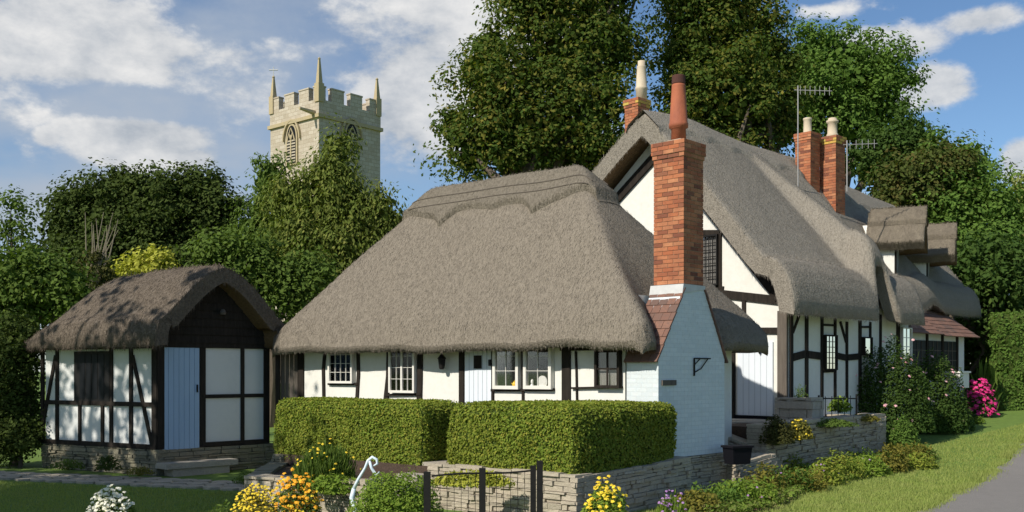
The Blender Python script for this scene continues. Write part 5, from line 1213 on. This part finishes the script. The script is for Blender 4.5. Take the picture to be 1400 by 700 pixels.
bed('ground_cover', lambda g, n: along(g, n, 1.0, t0=.22, t1=1), 15000, 'leaf_cover', .07, .13, 52, 'mixed low ground cover leaves between the weed clumps', 'ground cover', leafy=True)
def plant(name, label, cat, px, py, D, w, h, n, m, leaf=.07, flowers=None, group='flowering plants in the garden', seed=1, spiky=False, z=None, aspect=.45, depth=.8, dome=True, fl_top=True, stems=14):
    """low plant: foliage mound plus stems, flowers as a part; px,py = middle of its foot"""
    global rng
    rng = np.random.default_rng(seed); b = P3(px, py, D)
    if z is not None: b[2] = z
    t = thing(name, label, cat, b, group); W2 = w/2
    dl = unit(rng.normal(size=(n, 3))); dl[:, 2] = np.abs(dl[:, 2]); rad = (.35+.65*rng.random((n, 1))**.5)*(1+.14*vnoise(dl[:, 0]*5, dl[:, 2]*5+dl[:, 1]*4, seed))[:, None]
    P = b+dl*rad*np.array((W2, W2*depth, h))
    if not dome:
        P = b+np.column_stack([(rng.random(n)-.5)*w, (rng.random(n)-.5)*w*depth, rng.random(n)**1.3*h*(.6+.4*rng.random(n))])
    if spiky:
        ax = unit(dl*.5+np.array((0, 0, 1.4))+rng.normal(size=(n, 3))*.3); Nn = unit(rng.normal(size=(n, 3))); V, Qd = leafquads(P, Nn-(Nn*ax).sum(1, keepdims=True)*ax, leaf*1.8, .16, ax)
    else: V, Qd = leafquads(P, unit(dl*.6+rng.normal(size=(n, 3))*.5+np.array((0, -.1, .5))), leaf, aspect)
    link_mesh('foliage', V, [Qd], M[m], t)
    mb = MB()
    for k in range(stems):
        a = rng.random()*6.28; r_ = rng.random()*.8; e = b+np.array((math.cos(a)*W2*r_, math.sin(a)*W2*r_*depth, h*(.7+.25*rng.random()))); mb.tube([b+np.array((math.cos(a)*W2*r_*.3, math.sin(a)*W2*r_*.3, -.04)), e], [.008, .004], 4)
    mb.build('stems', M['leaf_shrub'], t)
    if flowers:
        for fm, nf, fs in flowers:
            dl = unit(rng.normal(size=(nf, 3))); dl[:, 2] = np.abs(dl[:, 2])*(1.3 if fl_top else .8); dl[:, 1] = np.where(rng.random(nf) < .75, -np.abs(dl[:, 1]), dl[:, 1]); dl = unit(dl)
            P = b+dl*np.array((W2, W2*depth, h*1.04))*(.72+.42*rng.random((nf, 1)))
            # each bloom: five petals
            Nn = unit(dl*.4+np.array((0, -.6, .7))+rng.normal(size=(nf, 3))*.25); idx = np.repeat(np.arange(nf), 5); ang = np.tile(np.arange(5)*2*math.pi/5, nf)+np.repeat(rng.random(nf)*6, 5)
            a_ = unit(np.cross(Nn, np.array((.3, .1, 1.0)))); b_ = np.cross(Nn, a_); ax = a_[idx]*np.cos(ang)[:, None]+b_[idx]*np.sin(ang)[:, None]
            V, Qd = leafquads(P[idx]+ax*fs*.35, unit(Nn[idx]+ax*.35), fs*.8, .75, ax); link_mesh('blossoms', V, [Qd], M[fm], t)
    return t
plant('orange_daisies', 'clump of orange and golden daisies in front of the low wall', 'flowers', 405, 728, 14.0, .78, .76, 3600, 'leaf_shrub', .06, [('orange', 170, .045), ('yellow', 50, .04)], seed=61)
plant('yellow_flowers', 'pale yellow feathery flowers left of the orange daisies', 'flowers', 350, 738, 13.4, .72, .66, 3400, 'leaf_moss', .05, [('yellow', 420, .03)], seed=62)
plant('yellow_flowers', 'bright yellow daisies in front of the shaded stone wall', 'flowers', 828, 739, 13.0, .66, .72, 3000, 'leaf_bright', .06, [('yellow', 170, .042)], seed=63)
plant('purple_flowers', 'spiky plant with purple flower heads right of the yellow daisies', 'flowers', 918, 730, 13.6, .52, .54, 1200, 'leaf_bright', .06, [('purple', 60, .03)], seed=64, spiky=True)
plant('white_flowers', 'white blossom heads on the dark lawn at the bottom left', 'flowers', 152, 724, 14.4, .70, .56, 1500, 'leaf_shrub', .06, [('white_petal', 260, .045)], seed=65)
plant('fennel_bush', 'feathery green bush with small yellow flowers before the left hedge', 'bush', 445, 664, 15.2, 1.0, .62, 4200, 'leaf_shrub', .075, [('yellow', 60, .032)], seed=66, spiky=True, group='bushes in the front bed')
plant('yew_bush', 'rounded bright green bush in the foreground left of the gate', 'bush', 540, 750, 12.5, 1.36, .98, 16000, 'leaf_bright', .05, None, seed=67, group='bushes in the front bed', spiky=False)
plant('golden_creeper', 'yellow-green creeper spilling over the wall behind the gate', 'creeper', 645, 664, 14.7, 1.25, .24, 1700, 'leaf_golden', .07, None, seed=68, depth=.25, group='bushes in the front bed')
plant('leafy_plant', 'low leafy plants under the fennel bush', 'plant', 455, 672, 14.7, .9, .25, 900, 'leaf_bright', .08, None, seed=69, group='bushes in the front bed')
plant('leafy_plant', 'low dark plants on the path edge before the shed steps', 'plant', 345, 660, 20.0, .8, .22, 700, 'leaf_shrub', .06, None, seed=70, group='bushes in the front bed')
plant('leafy_plant', 'small dark bush against the shed plinth', 'plant', 148, 641, 21.3, .55, .32, 600, 'leaf_yew', .06, None, seed=71, group='bushes in the front bed')
plant('leafy_plant', 'low green plants at the left end of the shed plinth', 'plant', 92, 640, 22.2, .8, .2, 600, 'leaf_shrub', .055, None, seed=87, group='bushes in the front bed')
plant('leafy_plant', 'mossy green tuft at the corner of the shed plinth', 'plant', 192, 648, 21.0, .6, .16, 500, 'leaf_moss', .05, None, seed=88, group='bushes in the front bed')
plant('leafy_plant', 'pale leaved plant at the bottom edge near the lawn corner', 'plant', 305, 728, 14.0, .5, .45, 400, 'leaf_shrub', .07, None, seed=72, group='bushes in the front bed')
plant('olive_bush', 'dark olive mound by the steps on the left end of the terrace wall', 'bush', 1062, 606, 19.8, .72, .52, 2600, 'leaf_olive', .06, None, seed=73, group='plants on the terrace wall')
plant('golden_bush', 'yellow-olive flowering mound next to the olive one on the terrace wall', 'bush', 1092, 600, 20.0, .6, .40, 1700, 'leaf_moss', .06, [('yellow', 30, .035)], seed=74, group='plants on the terrace wall')
plant('green_cushion', 'flat green cushion plant trailing along the middle of the terrace wall', 'plant', 1135, 582, 21.2, 1.1, .15, 1500, 'leaf_shrub', .06, None, seed=75, group='plants on the terrace wall')
plant('green_cushion', 'yellowish cushion plant near the right end of the terrace wall', 'plant', 1180, 575, 22.4, .8, .14, 900, 'leaf_moss', .06, None, seed=76, group='plants on the terrace wall')
plant('lime_plant', 'lime green leafy plant among the iron railings', 'plant', 1148, 562, 22.6, .55, .34, 500, 'leaf_bright', .09, None, seed=77, group='plants on the terrace wall')
plant('climbing_shoots', 'thin climbing shoots on the timbered wall above the terrace', 'climber', 1096, 556, 22.0, .4, .5, 160, 'leaf_shrub', .07, None, seed=78, depth=.3, group='plants on the terrace wall')
plant('corner_bush', 'green bush spilling round the right end of the terrace wall', 'bush', 1236, 622, 23.0, .8, .85, 3200, 'leaf_ash', .07, None, seed=79, group='bushes by the house')
plant('corner_bush', 'darker low bush at the foot of the terrace wall corner', 'bush', 1258, 632, 22.6, .75, .42, 1800, 'leaf_shrub', .07, None, seed=80, group='bushes by the house')
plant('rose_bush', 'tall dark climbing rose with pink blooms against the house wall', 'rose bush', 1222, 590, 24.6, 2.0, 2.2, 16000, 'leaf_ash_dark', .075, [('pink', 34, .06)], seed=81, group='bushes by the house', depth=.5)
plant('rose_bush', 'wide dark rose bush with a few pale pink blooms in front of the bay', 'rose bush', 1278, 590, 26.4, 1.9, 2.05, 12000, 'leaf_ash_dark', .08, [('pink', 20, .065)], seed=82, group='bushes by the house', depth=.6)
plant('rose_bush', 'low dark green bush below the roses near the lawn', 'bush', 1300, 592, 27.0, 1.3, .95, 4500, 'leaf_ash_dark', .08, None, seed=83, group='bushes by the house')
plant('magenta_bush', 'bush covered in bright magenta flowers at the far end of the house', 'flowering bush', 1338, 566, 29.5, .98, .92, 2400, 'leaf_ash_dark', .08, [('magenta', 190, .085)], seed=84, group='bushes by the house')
plant('tall_grasses', 'thin arching grassy leaves rising behind the magenta bush', 'grass plant', 1345, 560, 30.6, .9, 1.4, 60, 'leaf_shrub', .35, None, seed=85, spiky=True, group='bushes by the house')
plant('lime_plant', 'small lime green clump at the edge of the lawn shade', 'plant', 1338, 578, 28.0, .35, .2, 260, 'leaf_bright', .07, None, seed=86, group='bushes by the house')
# white planter box by the bay
q = P3(1306, 530, 28.6); mb = MB(); bx_ = np.array((*W_, 0)); by_ = np.array((*NS, 0))
t = thing('white_planter', 'white square planter box on a stand near the far end of the bay', 'planter', q-np.array((0, 0, .05)))
Pq = [q+bx_*a*.30+by_*b*.26 for a, b in ((-1, -1), (1, -1), (1, 1), (-1, 1))]; mb.prism([tuple(p) for p in Pq], (0, 0, .42)); mb.build('body', M['white_paint'], t)
mb = MB(); Pq = [q+np.array((0, 0, .42))+bx_*a*.34+by_*b*.30 for a, b in ((-1, -1), (1, -1), (1, 1), (-1, 1))]; mb.prism([tuple(p) for p in Pq], (0, 0, .05)); mb.build('rim', M['white_paint'], t)
for a, b in ((-1, -1), (1, -1), (1, 1), (-1, 1)): m_ = MB(); p = q+bx_*a*.24+by_*b*.2; m_.tube([tuple(p), (p[0], p[1], q[2]-.9)], .03, 6); m_.build('leg', M['timber'], t)

# weeds along the foot of the walls: one leafy clump after another
g0 = np.random.default_rng(90)
kinds = [('leaf_bright', 'bright green'), ('leaf_hedge', 'light green'), ('leaf_moss', 'yellowish'), ('leaf_ash', 'mid-green')]
spots = [(1010, 655), (1028, 640), (1045, 655), (1062, 640), (1080, 655), (1098, 640), (1114, 655), (1075, 672), (1045, 676), (1132, 645), (1150, 655), (1166, 640), (1184, 650), (1202, 638), (1220, 645), (1240, 632), (1256, 640), (1030, 690), (1005, 686), (980, 694), (955, 700), (1100, 672), (1128, 664)]
where = ['by the black trough', 'right of the black trough', 'under the olive mound', 'under the golden mound', 'below the left part of the terrace wall', 'at the wall foot under the green cushion', 'a step farther right along the wall', 'on the edge of the mulch', 'on the mulch below the chimney', 'below the middle of the terrace wall', 'at the grass edge below the middle of the wall', 'right of the middle of the terrace wall', 'towards the right end of the terrace wall', 'close to the right end of the terrace wall', 'at the right end of the terrace wall', 'under the corner bush', 'at the outer edge of the corner bush', 'on the mulch nearer the camera', 'in the mulch left of centre', 'in the mulch towards the bottom edge', 'leftmost on the mulch', 'between mulch and grass', 'on the grass side of the planting bed']
for i, (px, py) in enumerate(spots):
    # meet the ground along the sight line
    D = 14.0
    for _ in range(30): D = D*.5+.5*(-F/(py-HY)*float(gz((px-CX)/F*D, D)))
    mk, mn = kinds[(i*7+i//3) % 4]
    plant('weed_clump', '%s weed clump %s' % (mn, where[i]), 'weeds', px, py, D, g0.uniform(.7, 1.1), g0.uniform(.32, .62), int(g0.uniform(800, 1300)), mk, .075, [('purple', 5, .03)] if i % 5 == 2 else None, group='weed clumps along the foot of the walls', seed=100+i, stems=6, dome=(i % 2 == 0))
# dark clipped hedge and red roof at the right edge
hedge('tall_hedge', 'big dark hedge beyond the lawn at the right edge of the view', [P3(1345, 507, 34)[:2], P3(1348, 507, 37)[:2], (26, 40), (26, 36), P3(1480, 507, 33)[:2]], -1.3, 1.6, 30000, m='leaf_ash_dark', leaf=.14, group=None, seed=35, wob=.25)
hedge('rounded_hedge', 'lighter rounded hedge top in front of the red roof', [P3(1362, 507, 31)[:2], P3(1366, 507, 32.4)[:2], P3(1460, 507, 32.6)[:2], P3(1460, 507, 30.6)[:2]], -1.2, 1.75, 14000, m='leaf_ash', leaf=.11, group=None, seed=36, wob=.3)
# far house with a red tiled roof, mostly hidden
fh = thing('far_house', 'far house with a red tiled roof peeping over the hedge at the right edge', 'house', (31, 60, 0))
mb = MB(); mb.hexa([(29.6, 58, -.5), (42, 58, -.5), (42, 65, -.5), (29.6, 65, -.5), (29.6, 58, 2.4), (42, 58, 2.4), (42, 65, 2.4), (29.6, 65, 2.4)]); mb.build('wall', M['plaster'], fh)
mb = MB(); mb.prism([(29.2, 57.5, 2.3), (29.2, 65.5, 2.3), (31.0, 61.5, 4.6)], (13, 0, 0)); mb.build('roof', M['roof_red'], fh)

# ================================================================ IRON GATE in the foreground
gD = 10.6; gt = thing('iron_gate', 'low black iron gate with wire mesh between dark posts in the foreground', 'gate', (P3(660, 700, gD)[0], gD, -2.2))
zg = -2.2
def gx(px): return (px-CX)/F*gD
def rodp(pts, r, name, m='black_iron', seg=6):
    m_ = MB(); m_.tube(pts, r, seg); return m_.build(name, M[m], gt)
for px, yt, r in ((584, 645, .035), (659.5, 640, .034), (738, 630, .032)):
    x = gx(px); zt_ = (HY-yt)/F*gD
    m_ = MB(); m_.hexa([(x-r, gD-r, zg), (x+r, gD-r, zg), (x+r, gD+r, zg), (x-r, gD+r, zg), (x-r, gD-r, zt_), (x+r, gD-r, zt_), (x+r, gD+r, zt_), (x-r, gD+r, zt_)]); m_.build('gate_post', M['black_iron'], gt)
x = gx(729); m_ = MB(); m_.hexa([(x-.03, gD-.02, zg+.05), (x+.03, gD-.02, zg+.05), (x+.03, gD+.02, zg+.05), (x-.03, gD+.02, zg+.05), (x-.03, gD-.02, -1.0), (x+.03, gD-.02, -1.0), (x+.03, gD+.02, -1.0), (x-.03, gD+.02, -1.0)]); m_.build('hinge_stile', M['black_iron'], gt)
z_top = lambda px: (HY-(651-(px-590)/140*8))/F*gD
rodp([(gx(px), gD, z_top(px)+.01*math.sin((px-590)/70*math.pi)) for px in np.linspace(590, 728, 9)], .011, 'top_rail')
rodp([(gx(590), gD, zg+.12), (gx(728), gD, zg+.12)], .011, 'bottom_rail')
m_ = MB()
for px in np.linspace(592, 727, 15): m_.tube([(gx(px), gD, zg+.12), (gx(px), gD, z_top(px)-.01)], .0035, 4)
for z in np.arange(zg+.2, -1.15, .085): m_.tube([(gx(590), gD+.004, z), (gx(728), gD+.004, z)], .0025, 4)
m_.build('wire_mesh', M['black_iron'], gt)
# pale blue hooked garden ornament
oD = 13.7; q0 = lambda px, py: tuple(P3(px, py, oD))
og = thing('swan_neck_pump', 'pale blue and white curved metal swan-neck handle rising behind the round bush', 'garden ornament', q0(500, 690))
m_ = MB(); m_.tube([q0(484, 668), q0(490, 655), q0(499, 640), q0(503, 630), q0(509, 625), q0(515, 628), q0(516, 634), q0(511, 637)], [.028, .02, .018, .02, .022, .02, .018, .012], 8); m_.build('curved_neck', M['pale_blue_metal'], og, smooth=True)
m_ = MB(); m_.tube([q0(505, 630), q0(508, 640), q0(514, 650), q0(519, 645)], [.018, .02, .026, .01], 8); m_.build('handle', M['pale_blue_metal'], og, smooth=True)
m_ = MB(); m_.tube([q0(484, 668), q0(481, 680), q0(492, 720), q0(497, 765)], [.03, .035, .035, .03], 8); m_.build('foot', M['pale_blue_metal'], og, smooth=True)
